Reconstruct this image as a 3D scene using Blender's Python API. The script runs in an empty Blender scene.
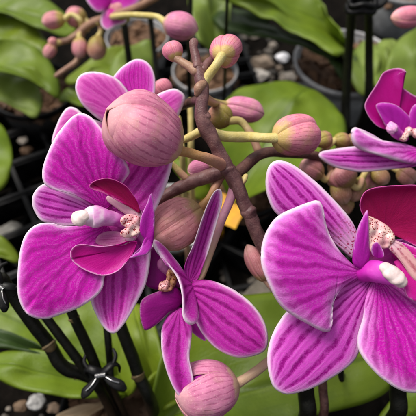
import bpy, bmesh, math, random
import numpy as np
from mathutils import Vector, Matrix, noise
random.seed(7)
R = math.radians
S = bpy.context.scene
COL = S.collection

# ------------------------------------------------------------------ camera
LENS, PITCH, CAMH = 50.0, R(52), 0.59
W = 36.0 / LENS
CAM = np.array([0.0, 0.0, CAMH])
FWD = np.array([0.0, math.cos(PITCH), -math.sin(PITCH)])
UPV = np.array([0.0, math.sin(PITCH), math.cos(PITCH)])
RGT = np.array([1.0, 0.0, 0.0])
def ray(px, py):
    return FWD + RGT * ((px - 208) / 416 * W) + UPV * ((208 - py) / 416 * W)
def at(px, py, d):                    # the point seen at (px, py) at a distance d along the axis
    return CAM + ray(px, py) * d
def onz(px, py, z):                   # the point seen at (px, py) at a height z over the bench
    r = ray(px, py)
    return CAM + r * ((z - CAMH) / r[2])
def pxm(d): return d * W / 416        # metres per photo pixel at depth d

cd = bpy.data.cameras.new('camera'); cam = bpy.data.objects.new('camera', cd); COL.objects.link(cam)
cam.location = CAM; cam.rotation_euler = (math.pi / 2 - PITCH, 0, 0)
cd.lens = LENS; cd.sensor_width = 36; cd.clip_start = 0.01; cd.clip_end = 60
cd.dof.use_dof = True; cd.dof.focus_distance = 0.335; cd.dof.aperture_fstop = 11
S.camera = cam

# ------------------------------------------------------------------ objects
ROOT = {}
def thing(name, label, cat, loc, group=None, kind=None):
    o = bpy.data.objects.new(name, None); COL.objects.link(o)
    o.empty_display_size = 0.01; o.location = loc
    o['label'] = label; o['category'] = cat
    if group: o['group'] = group
    if kind: o['kind'] = kind
    ROOT[o] = np.array(loc, float)
    return o
def link_mesh(name, me, mat, parent=None, origin=None):
    o = bpy.data.objects.new(name, me); COL.objects.link(o)
    if mat: me.materials.append(mat)
    if parent is not None:
        o.parent = parent; org = ROOT[parent]
    else:
        org = np.array(origin if origin is not None else (0, 0, 0), float); o.location = org
    ROOT[o] = org
    n = len(me.vertices); co = np.empty(n * 3, np.float32); me.vertices.foreach_get('co', co)
    me.vertices.foreach_set('co', (co.reshape(-1, 3) - org).ravel().astype(np.float32))
    for p in me.polygons: p.use_smooth = True
    me.update()
    return o
def solid(o, t, off=0.0):
    m = o.modifiers.new('thickness', 'SOLIDIFY'); m.thickness = t; m.offset = off
    m.use_rim = True
def tag(o, label, cat, group=None, kind=None):
    if label: o['label'] = label
    if cat: o['category'] = cat
    if group: o['group'] = group
    if kind: o['kind'] = kind
    return o

def spline(pts, n):
    """open Catmull-Rom through rows of pts, resampled evenly into n rows"""
    p = np.array(pts, float)
    e = np.vstack([2 * p[0] - p[1], p, 2 * p[-1] - p[-2]])
    out = []
    for i in range(1, len(e) - 2):
        a, b, c, d = e[i - 1], e[i], e[i + 1], e[i + 2]
        for t in np.linspace(0, 1, 12, endpoint=False):
            out.append(0.5 * ((2 * b) + (c - a) * t + (2 * a - 5 * b + 4 * c - d) * t * t + (3 * b - a - 3 * c + d) * t ** 3))
    out.append(p[-1]); out = np.array(out)
    L = np.concatenate([[0], np.cumsum(np.linalg.norm(np.diff(out[:, :3], axis=0), axis=1))])
    q = np.linspace(0, L[-1], n)
    return np.stack([np.interp(q, L, out[:, k]) for k in range(p.shape[1])], 1)
def unit(v): return v / (np.linalg.norm(v) + 1e-12)
def sm(a, b, x):
    t = np.clip((x - a) / (b - a), 0, 1); return t * t * (3 - 2 * t)

# ------------------------------------------------------------------ node helpers
class NT:
    def __init__(s, name):
        s.mat = bpy.data.materials.new(name); s.mat.use_nodes = True
        s.t = s.mat.node_tree; s.t.nodes.clear()
        s.out = s.t.nodes.new('ShaderNodeOutputMaterial')
    def n(s, typ, ins=None, **kw):
        nd = s.t.nodes.new(typ)
        for k, v in kw.items(): setattr(nd, k, v)
        for k, v in (ins or {}).items(): s.set(nd.inputs[k], v)
        return nd
    def set(s, sock, v):
        if isinstance(v, bpy.types.NodeSocket): s.t.links.new(v, sock)
        elif isinstance(v, (tuple, list)) and len(v) == 3 and sock.type == 'RGBA': sock.default_value = (*v, 1)
        else: sock.default_value = v
    def m(s, op, a, b=0.0, c=None, clamp=False):
        nd = s.n('ShaderNodeMath', operation=op, use_clamp=clamp)
        s.set(nd.inputs[0], a); s.set(nd.inputs[1], b)
        if c is not None: s.set(nd.inputs[2], c)
        return nd.outputs[0]
    def ramp(s, x, a, b, lo=0.0, hi=1.0):
        nd = s.n('ShaderNodeMapRange', {'Value': x, 'From Min': a, 'From Max': b, 'To Min': lo, 'To Max': hi}, interpolation_type='SMOOTHSTEP')
        return nd.outputs[0]
    def mix(s, f, a, b, mode='MIX'):
        nd = s.n('ShaderNodeMix', data_type='RGBA', blend_type=mode)
        s.set(nd.inputs[0], f); s.set(nd.inputs[6], a); s.set(nd.inputs[7], b)
        return nd.outputs[2]
    def noise(s, vec, scale, detail=3, rough=0.55):
        nd = s.n('ShaderNodeTexNoise', {'Scale': scale, 'Detail': detail, 'Roughness': rough})
        if vec is not None: s.set(nd.inputs['Vector'], vec)
        return nd.outputs[0]
    def obj(s): return s.n('ShaderNodeTexCoord').outputs['Object']
    def uv(s, name): 
        nd = s.n('ShaderNodeUVMap', uv_map=name); sp = s.n('ShaderNodeSeparateXYZ', {0: nd.outputs[0]})
        return sp.outputs[0], sp.outputs[1]
    def attr(s, name): return s.n('ShaderNodeAttribute', attribute_name=name).outputs['Fac']
    def xyz(s, x, y, z=0.0): return s.n('ShaderNodeCombineXYZ', {0: x, 1: y, 2: z}).outputs[0]
    def bump(s, h, strength=0.3, dist=0.001):
        return s.n('ShaderNodeBump', {'Height': h, 'Strength': strength, 'Distance': dist}).outputs[0]
    def finish(s, col, rough=0.5, normal=None, translucent=0.0, tcol=None, **kw):
        p = s.n('ShaderNodeBsdfPrincipled', {'Base Color': col, 'Roughness': rough})
        for k, v in kw.items(): s.set(p.inputs[k.replace('_', ' ')], v)
        if normal is not None: s.set(p.inputs['Normal'], normal)
        sh = p.outputs[0]
        if translucent:
            tr = s.n('ShaderNodeBsdfTranslucent', {'Color': tcol if tcol is not None else col})
            mx = s.n('ShaderNodeMixShader', {0: translucent, 1: sh, 2: tr.outputs[0]}); sh = mx.outputs[0]
        s.t.links.new(sh, s.out.inputs[0])
        return s.mat

def petal_mat(name, mid, vein, pale, rim, stripes=7, stripe=0.8, sharp=0.5, rimw=(0.2, 1.6), palew=(0.5, 7.0), paleamt=0.75,
              throat=0.0, spots=0.0, rough=0.48, streak=0.5, translucent=0.30, base=None, baser=0.3, fork=0.6):
    t = NT(name); u, r = t.uv('petal'); e = t.attr('edge'); o = t.obj()
    wob = t.m('MULTIPLY', t.m('SUBTRACT', t.noise(o, 90, 1), 0.5), 0.13)
    v = t.m('ADD', u, wob)
    cells = t.ramp(t.noise(o, 1150, 2, 0.6), 0.33, 0.67)
    c = t.m('COSINE', t.m('MULTIPLY', v, math.pi * stripes))
    sp = t.ramp(t.m('ADD', c, t.m('MULTIPLY', t.m('SUBTRACT', cells, 0.5), 0.7)), sharp, 1.0)
    c2 = t.m('COSINE', t.m('MULTIPLY', v, math.pi * stripes * 2 + 0.4))
    s2 = t.ramp(t.m('ADD', c2, t.m('MULTIPLY', t.m('SUBTRACT', cells, 0.5), 0.8)), 0.1, 1.0)
    s2 = t.m('MULTIPLY', s2, t.m('MULTIPLY', t.ramp(r, 0.35, 0.7), fork))
    sp = t.m('MAXIMUM', sp, s2)
    sp = t.m('MULTIPLY', sp, t.ramp(e, 0.6, 4.5))
    brk = t.ramp(t.noise(o, 300, 2), 0.25, 0.6)
    sp = t.m('MULTIPLY', sp, t.m('MULTIPLY_ADD', brk, 0.5, 0.5))
    fan = t.noise(t.xyz(t.m('MULTIPLY', u, 9.0), t.m('MULTIPLY', r, 2.2), 0), 1.6, 4, 0.6)
    fine = t.ramp(t.noise(t.xyz(t.m('MULTIPLY', v, 26.0), t.m('MULTIPLY', r, 4.5), 0), 1.0, 3, 0.6), 0.3, 0.7)
    # pale towards the margin, in streaks
    pe = t.m('ADD', e, t.m('MULTIPLY', t.m('SUBTRACT', fine, 0.5), 4.0 * streak))
    pa = t.m('MULTIPLY', t.ramp(pe, palew[0], palew[1], 1.0, 0.0), paleamt)
    pa = t.m('ADD', pa, t.m('MULTIPLY', t.m('SUBTRACT', fan, 0.48), 0.45 * streak), clamp=True)
    pa = t.m('ADD', pa, t.m('MULTIPLY', t.m('SUBTRACT', fine, 0.5), 0.55 * streak), clamp=True)
    pa = t.m('ADD', pa, t.m('MULTIPLY', t.m('SUBTRACT', cells, 0.5), 0.55 * streak), clamp=True)
    col = t.mix(pa, mid, pale)
    col = t.mix(t.m('MULTIPLY', sp, stripe), col, vein)
    if base is not None:
        col = t.mix(t.ramp(r, 0.0, baser, 1.0, 0.0), col, base)
    if throat:
        col = t.mix(t.m('MULTIPLY', t.ramp(r, 0.08, 0.42, 1.0, 0.0), throat), col, (0.86, 0.62, 0.80))
        vo = t.n('ShaderNodeTexVoronoi', {'Vector': o, 'Scale': 620.0}, feature='F1')
        sp2 = t.m('MULTIPLY', t.ramp(vo.outputs['Distance'], 0.26, 0.42, 1.0, 0.0), t.ramp(r, 0.15, 0.5, 1.0, 0.0))
        col = t.mix(t.m('MULTIPLY', sp2, spots), col, (0.42, 0.004, 0.10))
    rm = t.ramp(t.m('ADD', e, t.m('MULTIPLY', t.m('SUBTRACT', fine, 0.5), 0.6)), rimw[0], rimw[1], 1.0, 0.0)
    col = t.mix(rm, col, rim)
    h = t.m('ADD', t.m('MULTIPLY', sp, -0.25), t.m('ADD', t.m('MULTIPLY', cells, 0.45), t.m('MULTIPLY', fine, 0.5)))
    return t.finish(col, rough, t.bump(h, 0.28, 0.0004), translucent, None, Specular_IOR_Level=0.2)

RIM = (0.96, 0.84, 0.94)
M_petal = petal_mat('petal_magenta', (0.62, 0.005, 0.45), (0.32, 0.001, 0.22), (0.86, 0.22, 0.78), RIM, 13, 0.72, 0.0, (-0.1, 2.3), (-0.5, 7.5), 0.9, streak=0.7)
M_petalR = petal_mat('petal_orchid_veined', (0.66, 0.028, 0.54), (0.36, 0.001, 0.26), (0.86, 0.30, 0.81), RIM, 9, 0.85, -0.1, (-0.1, 2.6), (0.0, 11.0), 0.85, streak=0.65)
M_petalW = petal_mat('petal_magenta_pale_edge', (0.63, 0.007, 0.47), (0.34, 0.001, 0.24), (0.86, 0.30, 0.81), RIM, 13, 0.75, -0.1, (-0.1, 2.6), (0.0, 12.0), 0.95, streak=0.65)
M_sepal = petal_mat('sepal_striped', (0.70, 0.075, 0.60), (0.34, 0.001, 0.25), (0.88, 0.36, 0.84), RIM, 8, 1.0, -0.25, (-0.1, 2.6), (0.0, 8.0), 0.85, streak=0.5, fork=0.25)
M_sepalT = petal_mat('sepal_striped_speckled', (0.70, 0.075, 0.60), (0.34, 0.001, 0.25), (0.88, 0.36, 0.84), RIM, 8, 1.0, -0.25, (-0.1, 2.6), (0.0, 8.0), 0.85, throat=0.9, spots=0.95, streak=0.5, fork=0.25)
M_sepalD = petal_mat('sepal_striped_deep', (0.74, 0.045, 0.56), (0.40, 0.001, 0.26), (0.90, 0.36, 0.82), RIM, 8, 0.9, -0.15, (-0.1, 2.8), (0.0, 8.5), 0.9, streak=0.7, fork=0.4)
M_dusk = petal_mat('petal_back_shaded_magenta', (0.56, 0.022, 0.42), (0.27, 0.001, 0.18), (0.80, 0.28, 0.72), RIM, 7, 0.95, -0.15, (-0.1, 2.0), (0.0, 5.0), 0.75, streak=0.5, fork=0.3)  # magenta darkened in colour for the shade on the edge-on flower
M_pinkp = petal_mat('petal_soft_pink', (0.74, 0.09, 0.54), (0.54, 0.02, 0.36), (0.88, 0.36, 0.74), RIM, 8, 0.7, 0.0, (0.3, 2.2), (0.0, 8.0), 0.6, streak=0.45)
M_maroon = petal_mat('lip_maroon', (0.32, 0.002, 0.07), (0.20, 0.001, 0.05), (0.48, 0.006, 0.20), (0.62, 0.10, 0.36), 9, 0.3, 0.3, (0.0, 0.7), (0.0, 3.0), 0.5, rough=0.42, streak=0.25, translucent=0.18)
M_crimson = petal_mat('lip_crimson', (0.55, 0.004, 0.27), (0.42, 0.002, 0.19), (0.70, 0.04, 0.46), (0.80, 0.34, 0.66), 7, 0.2, 0.2, (0.0, 0.9), (0.0, 4.0), 0.6, rough=0.4, streak=0.3)
M_purple = petal_mat('lip_purple', (0.47, 0.012, 0.40), (0.30, 0.003, 0.24), (0.62, 0.08, 0.58), (0.76, 0.35, 0.74), 5, 0.4, 0.2, (0.0, 0.8), (0.0, 3.0), 0.5, rough=0.4, streak=0.3)
M_violet = petal_mat('lip_shaded_violet', (0.28, 0.004, 0.20), (0.17, 0.002, 0.12), (0.38, 0.03, 0.30), (0.60, 0.25, 0.48), 5, 0.4, 0.2, (0.0, 0.8), (0.0, 3.0), 0.4, rough=0.4, streak=0.3)  # deep violet has the shade within the edge-on flower painted in
M_cream = petal_mat('lip_cream_speckled', (0.80, 0.46, 0.58), (0.62, 0.12, 0.36), (0.84, 0.62, 0.62), (0.84, 0.62, 0.64), 5, 0.3, 0.2, (0.0, 0.5), (0.0, 3.0), 0.5, spots=0.6, throat=0.5, streak=0.3)
M_throat = petal_mat('lip_throat_magenta', (0.66, 0.05, 0.48), (0.46, 0.01, 0.30), (0.80, 0.32, 0.64), (0.80, 0.32, 0.64), 5, 0.5, 0.1, (0.0, 0.8), (0.0, 4.0), 0.6, rough=0.4, streak=0.4, throat=1.0, spots=1.0)
M_cream2 = petal_mat('lip_cream_striped', (0.76, 0.40, 0.42), (0.34, 0.004, 0.06), (0.84, 0.58, 0.56), (0.80, 0.40, 0.50), 5, 0.9, 0.0, (0.0, 0.6), (0.0, 3.0), 0.5, spots=0.9, throat=0.5, streak=0.4)
M_greyv = petal_mat('lip_dotted_painted_shade', (0.44, 0.09, 0.30), (0.26, 0.01, 0.14), (0.62, 0.28, 0.44), (0.56, 0.10, 0.42), 8, 0.7, 0.0, (0.0, 0.6), (0.0, 3.0), 0.5, spots=0.9, throat=0.6, streak=0.3)  # dotted mauve, darkened to carry the shadow inside the lower lip

def callus_mat(name, cream, dot):
    t = NT(name); o = t.obj()
    vo = t.n('ShaderNodeTexVoronoi', {'Vector': o, 'Scale': 900.0, 'Randomness': 0.9}, feature='F1')
    ns = t.noise(o, 500, 2)
    d = t.m('ADD', vo.outputs['Distance'], t.m('MULTIPLY', t.m('SUBTRACT', ns, 0.5), 0.7))
    c = t.mix(t.ramp(t.noise(o, 120, 2), 0.35, 0.7), cream, (0.80, 0.36, 0.42))
    c = t.mix(t.ramp(d, 0.24, 0.40, 1.0, 0.0), c, dot)
    return t.finish(c, 0.35, t.bump(t.noise(o, 700, 2), 0.4, 0.0005), Subsurface_Weight=0.2, Subsurface_Radius=(0.003, 0.0015, 0.001), Specular_IOR_Level=0.5)
M_callus = callus_mat('callus_cream_spotted', (0.84, 0.60, 0.54), (0.30, 0.004, 0.02))
M_callusY = callus_mat('callus_yellow_spotted', (0.42, 0.20, 0.06), (0.16, 0.003, 0.02))
def column_mat(name, tip, mid, base):
    t = NT(name); u, r = t.uv('petal'); o = t.obj()
    nr = t.m('ADD', r, t.m('MULTIPLY', t.m('SUBTRACT', t.noise(o, 200, 3), 0.5), 1.1))
    c = t.mix(t.ramp(nr, 0.0, 0.5), base, mid); c = t.mix(t.ramp(nr, 0.45, 0.9), c, tip)
    return t.finish(c, 0.48, t.bump(t.noise(o, 500, 2), 0.3, 0.0004), Subsurface_Weight=0.2, Subsurface_Radius=(0.003, 0.002, 0.002), Specular_IOR_Level=0.5)
M_column = column_mat('column_white_to_purple', (0.74, 0.54, 0.68), (0.66, 0.21, 0.56), (0.46, 0.015, 0.34))
M_columnP = column_mat('column_purple', (0.56, 0.06, 0.48), (0.52, 0.03, 0.42), (0.46, 0.012, 0.35))
M_columnV = column_mat('column_dusky_violet', (0.40, 0.10, 0.28), (0.34, 0.03, 0.24), (0.26, 0.01, 0.18))
def simple(name, col, var=0.2, scale=200, rough=0.5, bumpk=0.3, **kw):
    t = NT(name); o = t.obj(); n = t.noise(o, scale, 4)
    c = t.mix(t.ramp(n, 0.3, 0.7), tuple(x * (1 - var) for x in col), tuple(min(1, x * (1 + var)) for x in col))
    return t.finish(c, rough, t.bump(t.noise(o, scale * 3, 3), bumpk, 0.0006), **kw)
M_cap = simple('anther_cap_ivory', (0.72, 0.57, 0.56), 0.16, 220, 0.5, 0.3, Subsurface_Weight=0.3, Subsurface_Radius=(0.003, 0.002, 0.0015))
M_capP = simple('anther_cap_pink', (0.74, 0.34, 0.62), 0.1, 260, 0.35, 0.3)

def bud_mat(name, pink, vein, green, greenr=0.34, brown=0.0):
    t = NT(name); u, r = t.uv('petal'); e = t.attr('edge'); o = t.obj()
    wob = t.m('MULTIPLY', t.m('SUBTRACT', t.noise(o, 90, 1), 0.5), 0.14)
    c = t.m('ADD', t.m('COSINE', t.m('MULTIPLY', t.m('ADD', u, wob), math.pi * 11)), t.m('MULTIPLY', t.m('SUBTRACT', t.noise(o, 400, 3), 0.5), 1.6))
    sp = t.m('MULTIPLY', t.ramp(c, 0.5, 1.0), t.ramp(t.noise(o, 160, 2), 0.25, 0.55))
    sp = t.m('MULTIPLY', sp, t.ramp(r, 0.75, 0.96, 1.0, 0.0))
    n1 = t.noise(o, 90, 4, 0.6)
    base = t.mix(t.ramp(n1, 0.3, 0.72), pink, tuple(min(1, x * 1.25 + 0.06) for x in pink))
    base = t.mix(t.m('MULTIPLY', sp, 0.6), base, vein)
    base = t.mix(t.m('MULTIPLY', t.ramp(t.noise(o, 70, 4, 0.65), 0.5, 0.75), 0.4), base, green)
    base = t.mix(t.m('MULTIPLY', t.ramp(t.m('ADD', r, t.m('MULTIPLY', t.m('SUBTRACT', n1, 0.5), 0.3)), 0.72, 1.0), 0.5), base, (0.74, 0.48, 0.42))
    gr = t.m('ADD', r, t.m('MULTIPLY', t.m('SUBTRACT', t.noise(o, 110, 3), 0.5), 0.35))
    base = t.mix(t.ramp(gr, greenr * 0.35, greenr, 1.0, 0.0), base, green)
    base = t.mix(t.ramp(e, 0.1, 1.0, 0.55, 0.0), base, tuple(min(1, x * 0.6 + 0.25 * y) for x, y in zip(green, pink)))
    if brown: base = t.mix(t.m('MULTIPLY', t.ramp(t.noise(o, 60, 4), 0.4, 0.65), brown), base, (0.22, 0.10, 0.05))
    dots = t.ramp(t.noise(o, 1100, 1), 0.62, 0.72)
    base = t.mix(t.m('MULTIPLY', dots, 0.35), base, (0.80, 0.55, 0.55))
    h = t.m('ADD', t.m('MULTIPLY', sp, -0.3), t.noise(o, 700, 2))
    return t.finish(base, 0.56, t.bump(h, 0.22, 0.0005), Subsurface_Weight=0.12, Subsurface_Radius=(0.004, 0.0015, 0.0015), Specular_IOR_Level=0.3)
M_bud = bud_mat('bud_dusty_pink', (0.50, 0.145, 0.25), (0.30, 0.04, 0.13), (0.54, 0.34, 0.20), 0.2)
M_budb = bud_mat('bud_brownish_pink', (0.54, 0.20, 0.22), (0.34, 0.08, 0.11), (0.44, 0.30, 0.14), 0.3, 0.35)
M_budy = bud_mat('bud_pink_yellow_base', (0.58, 0.17, 0.25), (0.40, 0.07, 0.14), (0.54, 0.38, 0.14), 0.24)
M_budg = bud_mat('bud_green_brown', (0.34, 0.15, 0.10), (0.22, 0.07, 0.06), (0.30, 0.25, 0.05), 0.75, 0.5)
M_budr = bud_mat('bud_dark_rosy_brown', (0.36, 0.12, 0.14), (0.22, 0.05, 0.07), (0.30, 0.20, 0.07), 0.45, 0.45)
M_budm = bud_mat('bud_mauve', (0.50, 0.15, 0.28), (0.32, 0.05, 0.15), (0.54, 0.34, 0.24), 0.18)

M_inner = petal_mat('inner_petal_magenta', (0.50, 0.02, 0.42), (0.35, 0.004, 0.28), (0.6, 0.1, 0.55), RIM, 7, 0.4, 0.2)
M_budf = bud_mat('bud_dull_pink', (0.46, 0.17, 0.20), (0.32, 0.07, 0.10), (0.42, 0.32, 0.08), 0.42, 0.25)
def stem_mat(name, a, b, green=None, rough=0.45, dots=0.15):
    t = NT(name); u, r = t.uv('petal'); o = t.obj()
    n = t.noise(o, 110, 5, 0.65)
    c = t.mix(t.ramp(n, 0.32, 0.7), a, b)
    if green is not None: c = t.mix(t.ramp(t.m('ADD', r, t.m('MULTIPLY', t.m('SUBTRACT', n, 0.5), 0.5)), 0.25, 0.75), c, green)
    d = t.ramp(t.noise(o, 900, 2), 0.55, 0.72)
    c = t.mix(t.m('MULTIPLY', d, dots), c, (0.45, 0.34, 0.30))
    return t.finish(c, rough, t.bump(t.m('ADD', t.noise(o, 260, 3), t.noise(o, 1000, 2)), 0.4, 0.0006), Specular_IOR_Level=0.3)
M_stem = stem_mat('stem_purple_brown', (0.10, 0.042, 0.048), (0.20, 0.10, 0.095))
M_stemd = stem_mat('stem_brown_dark', (0.06, 0.025, 0.025), (0.13, 0.06, 0.05))
M_ped = stem_mat('pedicel_yellow_green', (0.46, 0.36, 0.12), (0.58, 0.48, 0.20), (0.50, 0.28, 0.18))
M_pedy = stem_mat('pedicel_pale_yellow', (0.52, 0.42, 0.13), (0.64, 0.55, 0.24))
M_pedp = stem_mat('pedicel_pink', (0.50, 0.34, 0.22), (0.56, 0.36, 0.26), (0.54, 0.24, 0.34))
M_pedo = stem_mat('pedicel_ochre', (0.40, 0.20, 0.07), (0.46, 0.26, 0.10), (0.46, 0.22, 0.16))
M_tan = stem_mat('branch_tan', (0.26, 0.14, 0.10), (0.34, 0.20, 0.13))
M_dkstem = stem_mat('stem_dark_green', (0.003, 0.0035, 0.0025), (0.009, 0.009, 0.0045), rough=0.45, dots=0.02)
M_node = stem_mat('node_tan', (0.10, 0.07, 0.035), (0.16, 0.11, 0.05))

def leaf_mat(name, col, lite, dark):
    t = NT(name); u, r = t.uv('petal'); o = t.obj()
    n = t.noise(t.xyz(t.m('MULTIPLY', u, 3.0), t.m('MULTIPLY', r, 0.7), 0), 2.0, 4, 0.6)
    fine = t.noise(t.xyz(t.m('MULTIPLY', u, 40.0), t.m('MULTIPLY', r, 2.0), 0), 1.0, 3, 0.5)
    c = t.mix(t.ramp(t.noise(o, 22, 4), 0.3, 0.7), col, lite)
    c = t.mix(t.m('MULTIPLY', t.ramp(n, 0.5, 0.75), 0.5), c, dark)
    c = t.mix(t.m('MULTIPLY', t.ramp(fine, 0.45, 0.7), 0.4), c, lite)
    wm = t.m('MULTIPLY', t.ramp(t.noise(o, 55, 5, 0.7), 0.55, 0.72), 0.3)
    c = t.mix(wm, c, tuple(x * 1.2 + 0.005 for x in lite))
    au = t.m('ABSOLUTE', u)
    mid = t.ramp(au, 0.015, 0.07, 1.0, 0.0)
    c = t.mix(t.m('MULTIPLY', mid, 0.8), c, dark)
    c = t.mix(t.m('MULTIPLY', t.ramp(au, 0.05, 0.16, 1.0, 0.0), 0.2), c, lite)
    e = t.attr('edge')
    c = t.mix(t.ramp(e, 0.2, 1.4, 0.45, 0.0), c, lite)
    sp = t.ramp(t.noise(o, 480, 2), 0.68, 0.76)
    c = t.mix(t.m('MULTIPLY', sp, 0.35), c, (0.30, 0.30, 0.12))
    h = t.m('ADD', t.m('MULTIPLY', fine, 0.5), t.m('ADD', t.noise(o, 600, 3), t.m('MULTIPLY', mid, -2.0)))
    ro = t.ramp(t.noise(o, 35, 3), 0.3, 0.7, 0.33, 0.5)
    return t.finish(c, ro, t.bump(h, 0.4, 0.0008), 0.12, (0.30, 0.42, 0.03), Specular_IOR_Level=0.26)
M_leaf = leaf_mat('leaf_green', (0.088, 0.145, 0.007), (0.145, 0.21, 0.014), (0.05, 0.09, 0.005))
M_leafp = leaf_mat('leaf_pale_green', (0.12, 0.18, 0.026), (0.18, 0.24, 0.045), (0.078, 0.125, 0.018))
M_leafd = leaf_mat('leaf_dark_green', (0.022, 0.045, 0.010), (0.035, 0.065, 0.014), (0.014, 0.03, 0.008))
M_leafy = leaf_mat('leaf_yellow_green', (0.105, 0.158, 0.008), (0.16, 0.215, 0.015), (0.065, 0.11, 0.007))

# ------------------------------------------------------------------ shape builders
def sheet(name, base, pts, mat, parent, thick=0.0004, kind='petal', bulge=0.0, fold=0.0, ruffle=0.0, groove=0.0,
          stripes=8, n=88, m=20, seed=0, wave=0.0, blend=None, wfreq=45.0, spine=0.72):
    """a petal, sepal or leaf: rays fan out from its base to its outline (all world points); bulge, fold and
    ruffles lift it along its own normal"""
    B = np.array(base, float); O = spline([B] + list(pts) + [B], 4 * n)
    fi = int(np.argmax((O - B) @ (O.mean(0) - B))); fi = min(max(fi, 8), 4 * n - 9)
    O = np.vstack([spline(O[:fi + 1], n // 2), spline(O[fi:][::-1], n // 2)[::-1]])
    cen = O.mean(0); far = O[np.argmax(np.linalg.norm(O - B, axis=1))]
    ax = unit((far if kind != 'petal' else cen) - B)
    q = O - O.mean(0); _, _, vt = np.linalg.svd(np.vstack([q, B - O.mean(0)])); nr = vt[2]
    if nr @ (CAM - cen) < 0: nr = -nr
    ax = unit(ax - nr * (ax @ nr)); lat = np.cross(nr, ax)
    length = max((O - B) @ ax)
    rs = np.linspace(0, 1, m) ** 0.85
    ang = np.arctan2((O - B) @ lat, (O - B) @ ax); amax = max(abs(ang).max(), 0.3)
    OT, OL = (O - B) @ ax, (O - B) @ lat
    def halfw(t, side):
        T = np.concatenate([[0], OT, [0]]); Lz = np.concatenate([[0], OL, [0]]) * side
        best = 0.0
        for k in range(len(T) - 1):
            a, b = T[k], T[k + 1]
            if (a - t) * (b - t) <= 0 and a != b:
                best = max(best, Lz[k] + (Lz[k + 1] - Lz[k]) * (t - a) / (b - a))
        return max(best, 1e-4)
    cdir = cen - B; sl = spine * length / max(1e-6, cdir @ ax)
    far_t = np.linalg.norm(O - B, axis=1).max()
    V, U, E, RR = [], [], [], []
    def softd(d): return float((np.mean((d + 1e-5) ** -3.0)) ** (-1 / 3.0))
    emax = max(softd(np.sqrt(((O - (B + cdir * f)) ** 2).sum(1))) for f in (.4, .6, .8, 1.0, 1.2))
    k_ang = blend if blend is not None else {'petal': 1.0, 'sepal': 0.5, 'leaf': 0.0}[kind]
    op = np.maximum.accumulate(np.clip([(OT[k] + OT[n - 1 - k]) / 2 for k in range(n // 2)], 0, length)); op = np.concatenate([op, op[::-1]])
    for i in range(n):
        # each row runs from a midline to the outline, so that waists and notches stay inside the outline
        S0 = B + cdir * sl * (op[i] / length) 
        for j in range(m):
            r = rs[j]; p = S0 + (O[i] - S0) * r
            t, l = (p - B) @ ax, (p - B) @ lat
            hw = halfw(t, 1 if l > 0 else -1)
            w = np.clip(l / hw, -1, 1)
            v = np.clip(math.atan2(l, max(t, 1e-5)) / amax, -1, 1) * k_ang + w * (1 - k_ang)
            tt = np.clip(t / length, 0, 1)
            dv = np.sqrt(((O - p) ** 2).sum(1)); dd = dv.min() * 1000
            if j == m - 1: dd = 0.0
            x = min(softd(dv) / emax, 1) if dd > 0 else 0.0
            h = bulge * (1 - (1 - x) ** 2)
            h += fold * (abs(w) ** 1.3) * math.sin(math.pi * min(1, tt * 0.9 + 0.08))
            h += ruffle * math.exp(-dd / 5.0) * min(1, r * 1.5) * (math.sin(i / n * 31 + seed) * 0.6 + noise.noise((i / n * 9, seed * 3.1, r)) * 1.2)
            h += wave * noise.noise((p[0] * wfreq + seed, p[1] * wfreq, p[2] * wfreq)) * min(1, np.linalg.norm(p - B) / (0.5 * length))
            if groove: h -= groove * max(0, math.cos(v * math.pi * stripes)) * min(1, dd / 6)
            q = np.linalg.norm(p - B) / far_t
            V.append(p + nr * h); U.append((v, tt if kind != 'petal' else q)); RR.append(q); E.append(dd)
    V = np.array(V); E = np.array(E) + 7 * (1 - sm(0.0, 0.40, np.array(RR)))
    F = []
    idx = lambda i, j: i * m + j
    for i in range(n - 1):
        for j in range(m - 1): F.append((idx(i, j), idx(i, j + 1), idx(i + 1, j + 1), idx(i + 1, j)))
    # face the camera side
    tot = sum((np.cross(V[f[2]] - V[f[0]], V[f[3]] - V[f[1]]) for f in F), np.zeros(3))
    if tot @ nr < 0: F = [f[::-1] for f in F]
    o = mesh_uv(name, V, F, U, E, mat, parent)
    wd = o.modifiers.new('weld', 'WELD'); wd.merge_threshold = 1e-6
    solid(o, thick)
    return o
def mesh_uv(name, V, F, U, E, mat, parent=None, origin=None):
    me = bpy.data.meshes.new(name); me.from_pydata([tuple(v) for v in V], [], F); me.update()
    uvl = me.uv_layers.new(name='petal')
    li = np.empty(len(me.loops), np.int32); me.loops.foreach_get('vertex_index', li)
    uvl.data.foreach_set('uv', np.array(U, np.float32)[li].ravel())
    at_ = me.attributes.new('edge', 'FLOAT', 'POINT'); at_.data.foreach_set('value', np.array(E, np.float32))
    return link_mesh(name, me, mat, parent, origin)
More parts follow.
